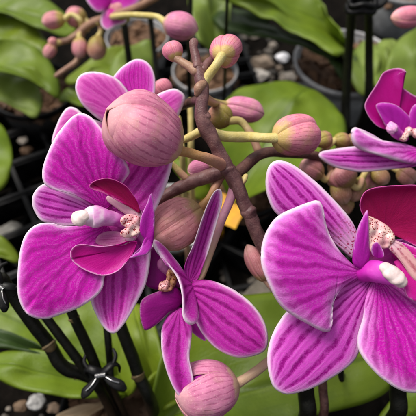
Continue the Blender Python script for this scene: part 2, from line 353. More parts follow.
def tube(name, pts, mat, parent=None, sides=18, origin=None, n=None, lump=0.0, cap=True, seed=0.0, flat=1.0):
    """pts: rows x, y, z, radius in metres"""
    n = n or max(12, len(pts) * 7)
    Q = spline(pts, n); V, F, U = [], [], []
    nrm = None
    for i in range(n):
        tg = unit(Q[min(i + 1, n - 1), :3] - Q[max(i - 1, 0), :3])
        if nrm is None:
            nrm = unit(np.cross(tg, [0.3, 0.9, 0.2]))
        nrm = unit(nrm - tg * (nrm @ tg)); bn = np.cross(tg, nrm)
        for k in range(sides):
            a = 2 * math.pi * k / sides
            r = Q[i, 3] * (1 + lump * noise.noise((Q[i, 0] * 160 + math.cos(a) + seed, Q[i, 1] * 160 + math.sin(a), Q[i, 2] * 160)))
            V.append(Q[i, :3] + (nrm * math.cos(a) * flat + bn * math.sin(a)) * r); U.append((k / sides, i / (n - 1)))
    for i in range(n - 1):
        for k in range(sides):
            k2 = (k + 1) % sides
            F.append((i * sides + k, i * sides + k2, (i + 1) * sides + k2, (i + 1) * sides + k))
    if cap:
        for i, s in ((0, -1), (n - 1, 1)):
            tg = unit(Q[i, :3] - Q[i - s, :3]); ring = [i * sides + k for k in range(sides)]
            prev = ring
            for f, hgt in ((0.8, 0.45), (0.45, 0.8)):
                new = []
                for k in range(sides):
                    V.append(Q[i, :3] + (np.array(V[ring[k]]) - Q[i, :3]) * f + tg * Q[i, 3] * hgt); U.append(U[ring[k]]); new.append(len(V) - 1)
                for k in range(sides):
                    k2 = (k + 1) % sides
                    F.append((prev[k], prev[k2], new[k2], new[k]) if s > 0 else (prev[k2], prev[k], new[k], new[k2]))
                prev = new
            V.append(Q[i, :3] + tg * Q[i, 3] * 0.9); U.append((0.5, 0.0 if s < 0 else 1.0)); c = len(V) - 1
            for k in range(sides):
                k2 = (k + 1) % sides
                F.append((prev[k], prev[k2], c) if s > 0 else (prev[k2], prev[k], c))
    return mesh_uv(name, V, F, U, [5.0] * len(V), mat, parent, origin)
def blobs(name, balls, mat, parent, vox=0.0006):
    """several overlapping lumps fused into one smooth mesh; balls: (centre, radii, lump)"""
    bm = bmesh.new()
    for c, rad, lump in balls:
        rad = (rad,) * 3 if not hasattr(rad, '__len__') else rad
        r = bmesh.ops.create_icosphere(bm, subdivisions=4, radius=1)
        for v in r['verts']:
            d = v.co.normalized(); k = 1 + lump * noise.noise(d * 2.3 + Vector(tuple(c)) * 300)
            v.co = Vector(tuple(c)) + Vector((d.x * rad[0] * k, d.y * rad[1] * k, d.z * rad[2] * k))
    me = bpy.data.meshes.new(name); bm.to_mesh(me); bm.free()
    uv = me.uv_layers.new(name='petal')
    o = link_mesh(name, me, mat, parent)
    if len(balls) > 1:
        md = o.modifiers.new('fuse', 'REMESH'); md.mode = 'VOXEL'; md.voxel_size = vox; md.use_smooth_shade = True
        s2 = o.modifiers.new('soften', 'SMOOTH'); s2.iterations = 10
    return o
def box_bm(bm, c, size, rot=None, bev=0.0):
    r = bmesh.ops.create_cube(bm, size=1.0); vs = r['verts']
    bmesh.ops.scale(bm, vec=size, verts=vs)
    if bev:
        es = list({e for v in vs for e in v.link_edges})
        rb = bmesh.ops.bevel(bm, geom=es, offset=bev, segments=2, affect='EDGES', profile=0.5); vs = list({v for f in rb['faces'] for v in f.verts} | {v for v in vs if v.is_valid})
    if rot is not None: bmesh.ops.transform(bm, matrix=rot.to_4x4(), verts=vs, space=Matrix.Identity(4))
    bmesh.ops.translate(bm, vec=tuple(c), verts=vs)
def bm_obj(name, bm, mat, parent=None, origin=None, smooth=False):
    me = bpy.data.meshes.new(name); bm.to_mesh(me); bm.free()
    o = link_mesh(name, me, mat, parent, origin)
    if not smooth:
        for p in me.polygons: p.use_smooth = False
    return o

# ------------------------------------------------------------------ orchid flowers
FL = {}
def flower(key, label, D, c, group='open orchid flowers'):
    t = thing('orchid_flower', label, 'flower', at(c[0], c[1], D), group); FL[key] = (t, D); return t
def pp(D, rows): return [at(x, y, D + (r[0] if r else 0) / 1000.0) for x, y, *r in rows]
def fpet(key, name, base, pts, mat, **kw):
    t, D = FL[key]; par = kw.pop('parent', t)
    if name in ('lobe', 'lip', 'tip', 'throat'): kw.setdefault('spine', 0.3)
    kw.setdefault('kind', 'sepal' if name == 'sepal' else 'petal')
    return sheet(name, pp(D, [base])[0], pp(D, pts), mat, par, **kw)
def fballs(key, rows, lump=0.12):
    D = FL[key][1]
    return [(at(x, y, D + d / 1000), np.array(r if hasattr(r, '__len__') else (r, r, r)) * pxm(D), lump) for x, y, d, r in rows]
def ftube(key, rows):
    D = FL[key][1]
    return [(*at(x, y, D + d / 1000), r * pxm(D)) for x, y, d, r in rows]

# --- left flower
flower('L', 'large magenta orchid flower at the left, ivory column tip pointing left', .34, (90, 215))
fpet('L', 'sepal', (100, 214, 7), [(90, 203, 8), (80, 197, 7), (66, 191, 7), (50, 184, 6), (40, 186, 4), (33.5, 194, 3), (32.3, 203, 3), (35, 212, 4), (42, 221, 5), (56, 225, 7), (70, 226, 7), (88, 222, 7)], M_sepal, bulge=.001, groove=.0003, seed=1)
fpet('L', 'petal', (106, 209, 6), [(92, 204, 3), (79, 197, 0), (67, 192.5, -3), (52.5, 189, -5), (44, 183, -6), (42.5, 170, -6), (47, 155, -5), (54, 140, -4), (62, 128, -3), (72, 117, -1), (81, 113, 0), (92, 118, 0), (104, 132, -2), (116, 149, -3), (126, 162, -2), (129.5, 172, 0), (126, 178, 2), (122, 184, 3), (119, 194, 5), (114, 203, 6)], M_petal, bulge=.0025, ruffle=.0004, wave=.0012, groove=.00012, stripes=13, seed=2)
fpet('L', 'petal', (108, 226, 6), [(92, 224, 3), (78, 226, 0), (62, 226, -2), (50, 223, -3), (36, 225, -3), (25.5, 235, -4), (20, 252, -5), (18, 272, -6), (17.5, 288, -6), (20, 302, -6), (28, 314.5, -5), (44, 319, -4), (61, 314.5, -4), (78, 308, -4), (94, 298, -4), (102.5, 288, -3), (104.5, 276, -2), (109, 262, 0), (113, 248, 3), (114, 236, 5)], M_petal, bulge=.0025, ruffle=.0004, wave=.0012, groove=.00012, stripes=13, seed=3)
fpet('L', 'sepal', (112, 230, 7), [(100, 250, 9), (92, 275, 10), (91, 299, 10), (95, 312, 10), (103, 326.5, 9), (111, 333, 8), (118, 331, 8), (128, 318, 8), (138, 300, 9), (146, 283, 9), (150, 262, 9), (150, 245, 9), (140, 233, 8)], M_sepalD, bulge=.002, groove=.0003, seed=4)
fpet('L', 'sepal', (112, 208, 7), [(108, 190, 9), (115, 165, 11), (128, 145, 13), (145, 133, 15), (160, 132, 15), (170, 142, 13), (173, 158, 11), (168, 180, 10), (158, 205, 9), (148, 220, 8), (130, 222, 7)], M_sepalD, bulge=.002, groove=.0003, seed=5)
lip = fpet('L', 'lip', (146, 240, 0), [(140.5, 231, -1), (141.5, 217, -4), (147, 204, -6), (151.3, 193.5, -8), (154, 205, -6), (154.8, 218, -4), (154, 234, -2), (152, 244, 0)], M_purple, bulge=.0012, fold=.001, seed=6)
fpet('L', 'lobe', (139.5, 213, 0), [(131, 207.5, -1), (122, 203, -3), (112, 197.5, -5), (100, 191.5, -7), (92, 189, -8), (89.2, 186, -9), (93, 182, -9), (99, 179.5, -9), (107, 178, -9), (117, 181, -8), (127.5, 187.5, -6), (135.5, 199, -3), (139, 208, -1)], M_maroon, parent=lip, bulge=-.002, ruffle=.0005, seed=7)
fpet('L', 'lobe', (137, 242, 0), [(128, 241, -2), (118, 244.5, -4), (100, 246.5, -6), (83, 244.5, -7), (75, 246, -8), (70.5, 252, -9), (72.5, 261, -9), (84, 269.5, -8), (98, 275, -7), (108, 275, -6), (119, 270, -4), (128, 260, -2), (134, 251, 0)], M_crimson, parent=lip, bulge=-.0028, ruffle=.0006, seed=8)
fpet('L', 'throat', (142, 225, 2), [(140, 213, 1), (132, 206, 1), (120, 200, 2), (108, 195, 3), (106, 199, 4), (114, 206, 4), (126, 214, 3), (136, 221, 3)], M_cream, parent=lip, bulge=.001, seed=9)
fpet('L', 'throat', (135, 239, 0), [(124, 233, 0), (110, 231, 1), (99, 235, 1), (96, 243, 0), (108, 247, -1), (124, 245, -1)], M_greyv, parent=lip, bulge=.0005, seed=10)
fpet('L', 'tip', (150, 236, 0), [(144.6, 239, -2), (140, 250, -3), (135, 254, -4), (129.5, 258, -5), (138, 256.5, -4), (147, 254, -3), (152, 246, -1)], M_purple, parent=lip, bulge=.001, seed=11)
fpet('L', 'throat', (144, 226, 1), [(141, 211, 1), (131, 204, 2), (118, 200, 4), (106, 203, 6), (101, 214, 7), (101, 226, 6), (107, 238, 4), (118, 245, 2), (132, 243, 1)], M_throat, parent=lip, bulge=-.003, seed=13)
fpet('L', 'callus', (141, 226, 1), [(139, 218, -1), (133, 215, -2), (126, 215, -3), (121, 219, -4), (122, 224, -4), (127, 227.5, -3), (122, 231, -4), (121, 235, -4), (127, 237.5, -3), (135, 235, -2), (140, 231, -1)], M_callus, parent=lip, bulge=.0014, wave=.0016, wfreq=260, thick=.001, n=120, m=30, seed=14)
col = tube('column', ftube('L', [(128, 224, 3, 6), (116, 220, 0, 7), (106, 217.5, -3, 8.5), (97, 217, -5, 11), (91, 217, -6, 10.5), (86, 218, -8, 7.5), (82, 218, -9, 6.5)]), M_column, FL['L'][0], lump=.25, n=30)
blobs('anther_cap', fballs('L', [(80, 219, -9, (8.4, 8.2, 6)), (83, 216, -10, (7, 7, 5)), (78, 217, -9, (7, 7, 5))], .08), M_cap, col)

# --- right flower
flower('R', 'large pink-veined orchid flower at the right edge, white column tip pointing right', .325, (368, 270))
fpet('R', 'sepal', (368, 264, 6), [(352, 258, 7), (338, 246, 7), (318, 230, 9), (295, 222, 9), (276, 213, 9), (267.5, 196, 8), (265.8, 180, 7), (268.5, 167, 6), (274, 161.5, 6), (283, 161, 6), (295, 166, 6), (316, 182, 5), (336, 202, 4), (351, 220, 4), (359, 236, 4), (366, 250, 5)], M_sepalT, bulge=.003, groove=.0003, seed=21)
fpet('R', 'petal', (362, 272, 3), [(350, 262, 0), (337, 248, -2), (328, 232, -3), (324, 217, -4), (322.5, 206, -5), (318, 200.5, -5), (308, 202.5, -5), (294, 208, -5), (278, 216, -5), (268, 229, -6), (262, 246, -7), (261.3, 264, -8), (268, 283, -8), (278, 302, -7), (290, 313.5, -6), (309, 324.5, -5), (322, 331, -5), (329.5, 331.5, -4), (332, 325, -4), (332, 314, -3), (333.5, 303, -3), (338, 293, -2), (346.5, 284, 1), (356, 280, 2)], M_petalR, bulge=.005, spine=.85, ruffle=.0006, wave=.0014, groove=.0002, stripes=11, seed=22)
fpet('R', 'sepal', (374, 276, 6), [(360, 276, 6), (350, 282, 6), (335, 290, 7), (312, 300, 8), (290, 309, 8), (279, 322, 8), (271, 338, 8), (267.5, 355, 7), (268.5, 371, 6), (273, 386, 6), (282, 393, 6), (291, 394, 6), (311, 388.5, 6), (333, 377, 6), (349, 365.5, 5), (358, 354, 5), (360, 338, 5), (364, 316, 5), (369, 298, 5)], M_sepal, bulge=.003, groove=.0003, seed=23)
fpet('R', 'petal', (376, 276, 4), [(369, 288, 2), (365, 302, 0), (363, 318, -1), (358.5, 335, -2), (358.5, 348, -3), (365, 360.5, -4), (380, 377, -5), (400, 390, -5), (416, 393, -5), (436, 390, -4), (452, 374, -3), (456, 350, -2), (448, 322, -1), (430, 300, 1), (405, 287, 2), (386, 282, 3)], M_petalW, bulge=.003, ruffle=.0004, wave=.0014, groove=.00015, stripes=13, seed=24)
fpet('R', 'sepal', (392, 256, 6), [(394, 241, 7), (410, 239, 8), (430, 236, 9), (460, 238, 9), (480, 252, 9), (470, 270, 9), (440, 278, 8), (410, 272, 7)], M_sepal, bulge=.002, groove=.0003, seed=25)
lip = fpet('R', 'lip', (398, 262, 1), [(392, 254, 1), (393, 246, 0), (400, 242, 0), (412, 246, -1), (428, 254, -3), (436, 268, -5), (426, 276, -4), (410, 272, -1)], M_crimson, bulge=.001, seed=26)
fpet('R', 'lobe', (386, 231, 0), [(378, 227.5, -2), (368, 221, -4), (361.5, 212, -6), (360, 203, -8), (364, 193, -9), (372, 188.5, -10), (384, 186.5, -10), (400, 185.5, -10), (420, 186, -10), (440, 196, -9), (450, 215, -7), (445, 235, -5), (425, 248, -3), (405, 240, -1)], M_maroon, parent=lip, bulge=-.003, seed=27)
fpet('R', 'lobe', (361, 269, -1), [(353, 263, -2), (354, 245, -4), (358, 228, -6), (363, 217, -8), (367.5, 210.5, -9), (368.5, 225, -8), (369, 242, -5), (369, 258, -3)], M_purple, parent=lip, bulge=.002, seed=28)
fpet('R', 'lobe', (394, 262, -1), [(398, 269, -4), (404, 280, -7), (405, 292, -8), (410, 299, -9), (420, 302, -9), (435, 295, -8), (440, 275, -6), (425, 260, -3), (408, 254, -2)], M_crimson, parent=lip, bulge=.002, seed=29)
fpet('R', 'throat', (362, 270, 7), [(366, 250, 5), (372, 236, 5), (384, 232, 6), (396, 240, 6), (404, 254, 5), (408, 272, 4), (398, 288, 5), (384, 292, 6), (370, 286, 7)], M_throat, parent=lip, bulge=-.002, seed=31)
fpet('R', 'callus', (364, 248, -1), [(362.5, 236, -3), (364, 223, -4), (368, 217, -4), (375, 219, -3), (382, 223, -3), (389, 228, -3), (393.5, 235, -3), (393, 241, -3), (387, 247, -3), (379, 248, -3), (372, 251, -3)], M_callus, parent=lip, bulge=.003, wave=.0022, wfreq=240, thick=.001, n=120, m=30, seed=32)
fpet('R', 'throat', (387, 240, -1), [(395, 240, -2), (404, 246, -3), (413, 256, -4), (421, 270, -5), (422, 284, -6), (413, 280, -6), (405, 268, -5), (397, 257, -4), (389, 249, -3)], M_cream2, parent=lip, bulge=.003, seed=33)
col = tube('column', ftube('R', [(362, 274, 2, 8), (371, 271, -2, 10.5), (381, 272, -6, 11), (390, 276, -9, 9.5), (396, 279, -11, 7.5)]), M_columnP, FL['R'][0], lump=.2, n=30)
blobs('anther_cap', fballs('R', [(386, 268, -11.5, (7, 6, 5)), (391, 272.5, -12.5, (9, 8.5, 5.5)), (396, 277, -12.5, (9, 9, 5.5)), (400, 281, -11.5, (7.5, 7.5, 5))], .03), M_cap, col)
fpet('R', 'wing', (378, 258, -4), [(372, 254, -6), (372, 246, -8), (377, 242, -9), (382, 248, -8), (384, 256, -7)], M_purple, parent=col, seed=30)

# --- lower middle flower, seen from its side
flower('C', 'shaded orchid flower seen edge-on, hanging low between the two large flowers', .357, (187, 288))
fpet('C', 'sepal', (188, 290, 2), [(192, 283, 1), (198, 280, 0), (213, 281, -2), (234, 290, -4), (252, 304, -6), (264, 321, -7), (268, 338, -8), (265, 350, -7), (253, 356, -6), (236, 357, -5), (219, 350, -3), (205, 337, -1), (195, 320, 0), (190, 304, 1)], M_dusk, bulge=.003, groove=.0004, seed=41)
fpet('C', 'sepal', (190, 282, 2), [(184, 274, 0), (186, 262, -1), (194, 243, -4), (204, 214, -7), (211.5, 197, -8), (217, 189.5, -9), (221.5, 191, -8), (222, 203, -4), (217.5, 220, 0), (209.5, 248, 3), (203, 266, 4), (198, 279, 4)], M_dusk, bulge=-.002, seed=42)
fpet('C', 'petal', (192, 285, 2), [(178, 264, -2), (166, 249, -5), (156, 240, -9), (152, 243, -11), (158, 254, -12), (170, 267, -12), (178, 280, -12), (181.5, 293, -13), (182.5, 306, -13), (182.5, 316, -13), (187, 323.5, -12), (194, 324, -10), (197.5, 318, -6), (195, 303, -1)], M_dusk, bulge=.002, seed=43)
fpet('C', 'petal', (180, 307, 1), [(170, 313, 0), (163, 325, -2), (161.5, 340, -3), (163, 356, -4), (168, 374, -5), (175, 390, -6), (182, 398, -6), (191, 395, -6), (193.5, 380, -8), (189.5, 358, -4), (191, 342, -3), (192, 326, -1), (187, 313, 1)], M_dusk, bulge=.003, fold=.002, seed=44)
fpet('C', 'sepal', (190, 312, 6), [(188, 325, 7), (193, 333, 7), (205, 341, 8), (204, 332, 7), (198, 318, 6)], M_purple, seed=45)
lip = fpet('C', 'lip', (184, 300, 2), [(175, 287, -1), (160, 291, -3), (147, 296, -5), (141, 302, -7), (140, 314, -8), (143, 327, -8), (147, 330, -8), (158, 323, -6), (168, 313, -3), (177, 308, -1)], M_violet, bulge=.003, seed=46)
fpet('C', 'lobe', (178, 286, 4), [(170, 268, 2), (160, 250, 1), (152, 247, 0), (147, 258, 0), (145, 272, 1), (146, 285, 1), (158, 290, 2), (170, 292, 3)], M_violet, parent=lip, bulge=.003, seed=47)
fpet('C', 'callus', (175, 284, -2), [(176, 274, -3), (172, 268, -4), (167, 272, -5), (166, 279, -5), (160, 284, -6), (159, 290, -6), (166, 291, -5), (171, 289, -3)], M_callusY, parent=lip, bulge=.002, wave=.002, wfreq=330, thick=.001, seed=48)
tube('column', ftube('C', [(180, 284, 4, 5), (171, 273, 2, 6), (163, 263, 0, 7)]), M_columnV, FL['C'][0], lump=.2)
tube('pedicel', ftube('C', [(192, 287, 5, 4), (200, 277, 8, 4.4), (206, 262, 9, 4.6), (214, 240, 10, 4.6), (222, 219, 11, 4.6), (230, 200, 13, 4.8), (235, 184, 14, 5.4)]), M_pedp, FL['C'][0])

# --- flower behind the big bud
flower('B', 'pink orchid flower half hidden behind the big upper bud', .385, (138, 120))
fpet('B', 'petal', (138, 122, 3), [(112, 126, 2), (100, 120, 0), (90, 112, -1), (82, 104, -2), (77, 95, -2), (75.5, 86, -2), (79, 76.5, -2), (88.5, 72, -2), (103, 73, -2), (117, 79, -1), (127, 90, 0), (135, 105, 1)], M_pinkp, bulge=.004, seed=51)
fpet('B', 'sepal', (140, 120, 6), [(120, 100, 8), (113, 82, 9), (118, 72, 9), (126, 64.5, 9), (135.5, 59.5, 9), (145, 61, 9), (152, 68.5, 9), (155.5, 82, 9), (154, 100, 8), (148, 112, 7)], M_petal, bulge=.002, fold=.002, seed=52)
fpet('B', 'petal', (142, 120, 4), [(148, 105, 4), (157, 95, 3), (172, 89, 2), (180, 91, 1), (185, 97, 1), (182, 108, 2), (174, 122, 3), (158, 128, 4)], M_pinkp, bulge=.003, seed=53)
fpet('B', 'sepal', (125, 130, 5), [(90, 118, 6), (75, 108, 6), (66, 109, 6), (58, 122, 6), (52, 142, 6), (60, 150, 7), (90, 150, 7), (115, 145, 6)], M_pinkp, bulge=.002, seed=54)

# --- top right flower
flower('T', 'small orchid flower at the top right with upright crimson lobe and pale lower sepal', .405, (405, 138))
fpet('T', 'sepal', (428, 158, 5), [(400, 149, 4), (370, 146, 3), (351, 147, 2), (335, 149, 1), (322, 151.5, 0), (318.5, 155, 0), (322, 160, 0), (333, 166.5, 1), (347, 170, 2), (363, 172, 3), (393, 169, 4), (416, 166, 5)], M_sepal, bulge=.002, groove=.0003, ruffle=.0005, seed=61)
fpet('T', 'petal', (420, 150, 2), [(400, 143, -1), (378, 140, -3), (364, 133.5, -5), (356, 127.5, -6), (351, 131, -7), (352, 141, -7), (358, 148, -6), (373, 154, -5), (398, 161, -3), (416, 164, 0)], M_petalW, bulge=.003, ruffle=.0008, spine=.4, seed=62)
lip = fpet('T', 'lip', (400, 132, 3), [(382, 128, 1), (373, 122, -1), (366.5, 112, -3), (365, 104, -4), (371, 93, -4), (378, 82, -4), (383, 73, -4), (390, 69.5, -5), (398, 68.2, -7), (404, 69.5, -9), (406.5, 72.5, -9), (401, 71.5, -7), (397.3, 76, -5), (399, 84, -3), (406, 90, -2), (418, 97, -1), (440, 100, 0), (445, 115, 1), (425, 128, 2)], M_crimson, bulge=-.002, seed=63)
fpet('T', 'lobe', (399, 137, 0), [(388, 129, -2), (382, 119, -4), (376, 107, -5), (380, 103, -6), (393, 104, -6), (402.5, 110, -5), (410, 119, -4), (408, 130, -2)], M_purple, parent=lip, bulge=.002, seed=64)
fpet('T', 'lobe', (414, 136, -1), [(408, 127, -3), (410, 112, -4), (416, 104, -5), (430, 102, -5), (440, 115, -4), (430, 132, -2)], M_purple, parent=lip, bulge=.002, seed=65)
blobs('callus', fballs('T', [(403, 137, -4, (5, 5, 4)), (409, 131, -4, (4, 5, 4)), (416, 133, -4, (5, 6, 4))], .3), M_callus, lip)
col = tube('column', ftube('T', [(405, 138, 0, 4), (398, 134, -4, 5), (393, 129, -7, 5.5)]), M_columnP, FL['T'][0], lump=.2)
blobs('anther_cap', fballs('T', [(392, 128, -8, (5.5, 6.5, 5))], .2), M_capP, col)

# --- far flower cut by the top edge
flower('F', 'distant magenta orchid flower cut off by the top edge, above the far bud cluster', .60, (110, 4))
fpet('F', 'petal', (110, 6, 3), [(100, 12, 0), (92, 8, -2), (86, -2, -3), (90, -12, -3), (104, -14, -2), (113, -6, 0)], M_petal, bulge=.002, seed=71)
fpet('F', 'petal', (110, 6, 3), [(115, -4, 0), (124, -14, -2), (138, -14, -3), (142, -4, -3), (134, 6, -2), (120, 10, 0)], M_petal, bulge=.002, seed=72)
fpet('F', 'sepal', (110, 6, 4), [(102, 14, 4), (101, 24, 5), (107, 30, 5), (116, 26, 5), (126, 22, 5), (122, 12, 4)], M_pinkp, bulge=.001, seed=73)
fpet('F', 'lip', (111, 8, 0), [(107, 12, -2), (108, 18, -3), (114, 18, -3), (117, 12, -2)], M_crimson, bulge=.001, seed=74)

# ------------------------------------------------------------------ buds
def bud(label, base, tip, rad, mat, ped=None, pmat=None, group=None, twist=0.0, blunt=0.5, slit=0.0, short=0.0, crease=0.06):
    """base, tip: (px, py, depth); rad: photo pixels at the base's depth; three overlapping sepals close round the axis,
    the first of them centred at the angle twist from the viewer's side; slit opens its seam onto the petals inside"""
    B, T = at(*base), at(*tip); ax = unit(T - B); L = np.linalg.norm(T - B); rm = rad * pxm((base[2] + tip[2]) / 2)
    t = thing('orchid_bud', label, 'flower bud', B, group)
    view = unit(CAM - (B + T) / 2); e1 = unit(view - ax * (view @ ax)); e2 = np.cross(ax, e1)
    def prof(s):
        k = 0.36 + 0.2 * blunt
        if s < k: return math.sqrt(max(0, 1 - (1 - s / k) ** 2))
        return (max(0.0, 1 - ((s - k) / (1 - k)) ** (1.9 + blunt))) ** (0.62 + 0.25 * (1 - blunt))
    NS, NTH = 34, 34
    def shell(name, c0, half, lift, ln, q, m, sl=0.0, whole=False):
        V, U, E, F = [], [], [], []
        for i in range(NS + 1):
            s = 0.5 - 0.5 * math.cos(math.pi * (i / NS))
            hf = half
            for k in range(NTH + 1):
                f = k / NTH * 2 - 1
                th = c0 + f * hf
                if sl and f * sl > 0: th -= f * abs(sl) * sm(0.2, 0.95, s)
                am = crease * (0.6 + (1.0 if short and q else 0.4) * s) + 0.16 * (1 - s) ** 4
                lob = 1 + ((0.45 * am * math.cos(3 * (th - c0)) - 1.5 * am * math.exp(-((1 - abs(f)) / 0.16) ** 2)) if not whole else 0)
                off = (0.03 * f + 0.018 if not whole else 0) + (lift if not whole else lift + (0.15 if short else 0.03) * sm(0.7, 0.93, s))
                rid = -0.012 * max(0, math.cos(f * math.pi * 3.5)) * math.sin(math.pi * s)
                r = rm * prof(s) * (lob + off + rid)
                if short and q: r *= 1 + 0.09 * sm(0.45, 0.9, s) * (1 - f * f)
                r *= 1 + 0.06 * noise.noise((math.cos(th) * 1.3 + twist * 3, math.sin(th) * 1.3, s * 2.5 + base[0])) + 0.012 * noise.noise((math.cos(th) * 5, math.sin(th) * 5 + twist, s * 8 + base[0]))
                zz = s * L * ln * (1 + 0.012 * f * s)
                V.append(B + ax * zz + (e1 * math.cos(th) + e2 * math.sin(th)) * r)
                U.append((f, s)); E.append(min((1 - abs(f)) * hf * r * 1000, 9.0) if not whole else 9.0)
        w = NTH + 1
        for i in range(NS):
            for k in range(NTH): F.append((i * w + k, i * w + k + 1, (i + 1) * w + k + 1, (i + 1) * w + k))
        o = mesh_uv(name, V, F, U, E, m, t)
        if not whole: solid(o, 0.0006, -0.6)
    for q in range(3):
        shell('sepal', twist + q * 2 * math.pi / 3, R(66), (0.03 if q == 0 else 0.02) if short else 0.0, 1 - (short if q == 0 else 0), q, mat, (slit if q == 0 else -slit if q == 1 else 0.0))
    shell('inner_petal', 0.0, math.pi, -(1.3 * crease + 0.1) if not short else -0.2, 0.97 if not short else 0.975, 0, M_inner if slit else mat, 0.0, True)
    if ped:
        rows = [(*at(x, y, d), r * pxm(d)) for x, y, d, r in ped]
        rows[0] = (*(B + ax * L * 0.05), rows[0][3] * 1.15)
        tube('pedicel', rows, pmat or M_ped, t, lump=.08)
    return t
G1 = 'buds on the brown spike'
bud('biggest dusty pink bud, ribbed, covering the top of the left flower', (179, 152, .338), (107, 110, .318), 33.5, M_bud, [(177, 150, .338, 5), (186, 152, .341, 5), (200, 156, .345, 5), (212, 160, .352, 5.6), (224, 166, .366, 6)], M_pedo, G1, twist=-.23, blunt=.8, short=.055, crease=.085)
bud('brownish pink bud tucked right behind the lip of the left flower', (201, 208, .370), (152, 241, .362), 24, M_budb, [(202, 210, .368, 4), (208, 200, .372, 4), (214, 190, .376, 4), (221, 176, .378, 4.6), (226, 170, .374, 4.6)], M_pedo, G1, twist=-1.0, blunt=.8, crease=.11)
bud('pink bud with a slit at the bottom edge, under the edge-on flower', (238, 384, .365), (176, 398, .355), 29, M_budm, [(236, 384, .365, 5.2), (243, 380, .366, 5), (255, 372, .367, 4.8), (268, 362, .367, 5), (290, 345, .368, 5), (312, 320, .368, 5)], M_pedp, G1, twist=-.42, blunt=.85, slit=.30)
bud('round pink bud on a long straight pale yellow stalk', (275, 138, .365), (315, 134, .385), 20.5, M_budy, [(277, 138, .365, 4.6), (266, 138, .367, 4.6), (250, 137, .377, 5.2), (235, 137, .374, 5.4), (222, 136, .370, 5.6), (213, 133, .364, 5.5)], M_pedy, G1, twist=.3, blunt=.9, crease=.09)
bud('round bud seen from its yellow stalk end at the top of the brown spike', (222, 56, .358), (229, 46, .384), 15.5, M_budy, [(222, 57, .358, 4.4), (215, 67, .359, 4.6), (207, 78, .362, 5), (202, 86, .362, 5)], M_pedy, G1, twist=.2, blunt=1.0, crease=.10)
bud('small round bud on the short left arm of the brown spike', (177, 59, .37), (169, 44, .374), 10, M_budy, [(176, 58, .37, 3.6), (182, 62, .369, 4), (190, 67, .366, 4.6), (196, 72, .363, 5)], M_tan, G1, twist=1.1, blunt=.9)
bud('mauve bud on a thin yellow stalk at the top, left of the brown spike', (163, 22, .50), (198, 30, .50), 13.5, M_budm, [(165, 22, .5, 3.0), (158, 17, .505, 3.0), (146, 15.5, .52, 3.0), (128, 15, .55, 3.0), (112, 17, .60, 3.2)], M_pedy, 'buds behind the brown spike', twist=2.0, blunt=.6)
bud('pink oblong bud with pale margin, above the big green leaf', (224, 105, .44), (264, 114, .44), 12, M_budm, [(226, 106, .44, 4), (219, 104, .43, 4.2), (212, 102, .40, 4.4), (205, 98, .368, 4.6)], M_ped, 'buds behind the brown spike', twist=.8, blunt=.8)
bud('yellow-green bud curled close to the right of the brown spike', (231, 121, .415), (209, 112, .42), 12.5, M_budg, [(230, 120, .415, 3.6), (240, 121, .416, 3.8), (247, 128, .415, 3.8), (252, 136, .41, 4), (258, 150, .405, 4)], M_ped, 'buds behind the brown spike', twist=1.6, blunt=.8)
bud('small bud peeping out between the soft pink petal and brown spike', (168, 97, .43), (156, 82, .43), 11, M_budy, [(168, 96, .43, 3), (175, 104, .43, 3), (184, 106, .43, 3.2)], M_ped, 'buds behind the brown spike', twist=.8, blunt=.9)
bud('little pink bud in the fork under the big bud stalk', (212, 166, .40), (188, 171, .40), 9.5, M_budm, [(210, 166, .4, 3), (218, 166, .395, 3), (226, 166, .385, 3)], M_tan, 'buds behind the brown spike', twist=.4, blunt=.8)
bud('narrow pink bud beside the brown spike, left of the right flower', (266, 281, .385), (247, 245, .383), 9.5, M_budb, [(265, 280, .385, 3), (272, 288, .386, 3), (280, 292, .386, 3.5)], M_pedp, 'buds behind the brown spike', twist=.4, blunt=.6)
G2 = 'brownish buds clustered on the rear branch'
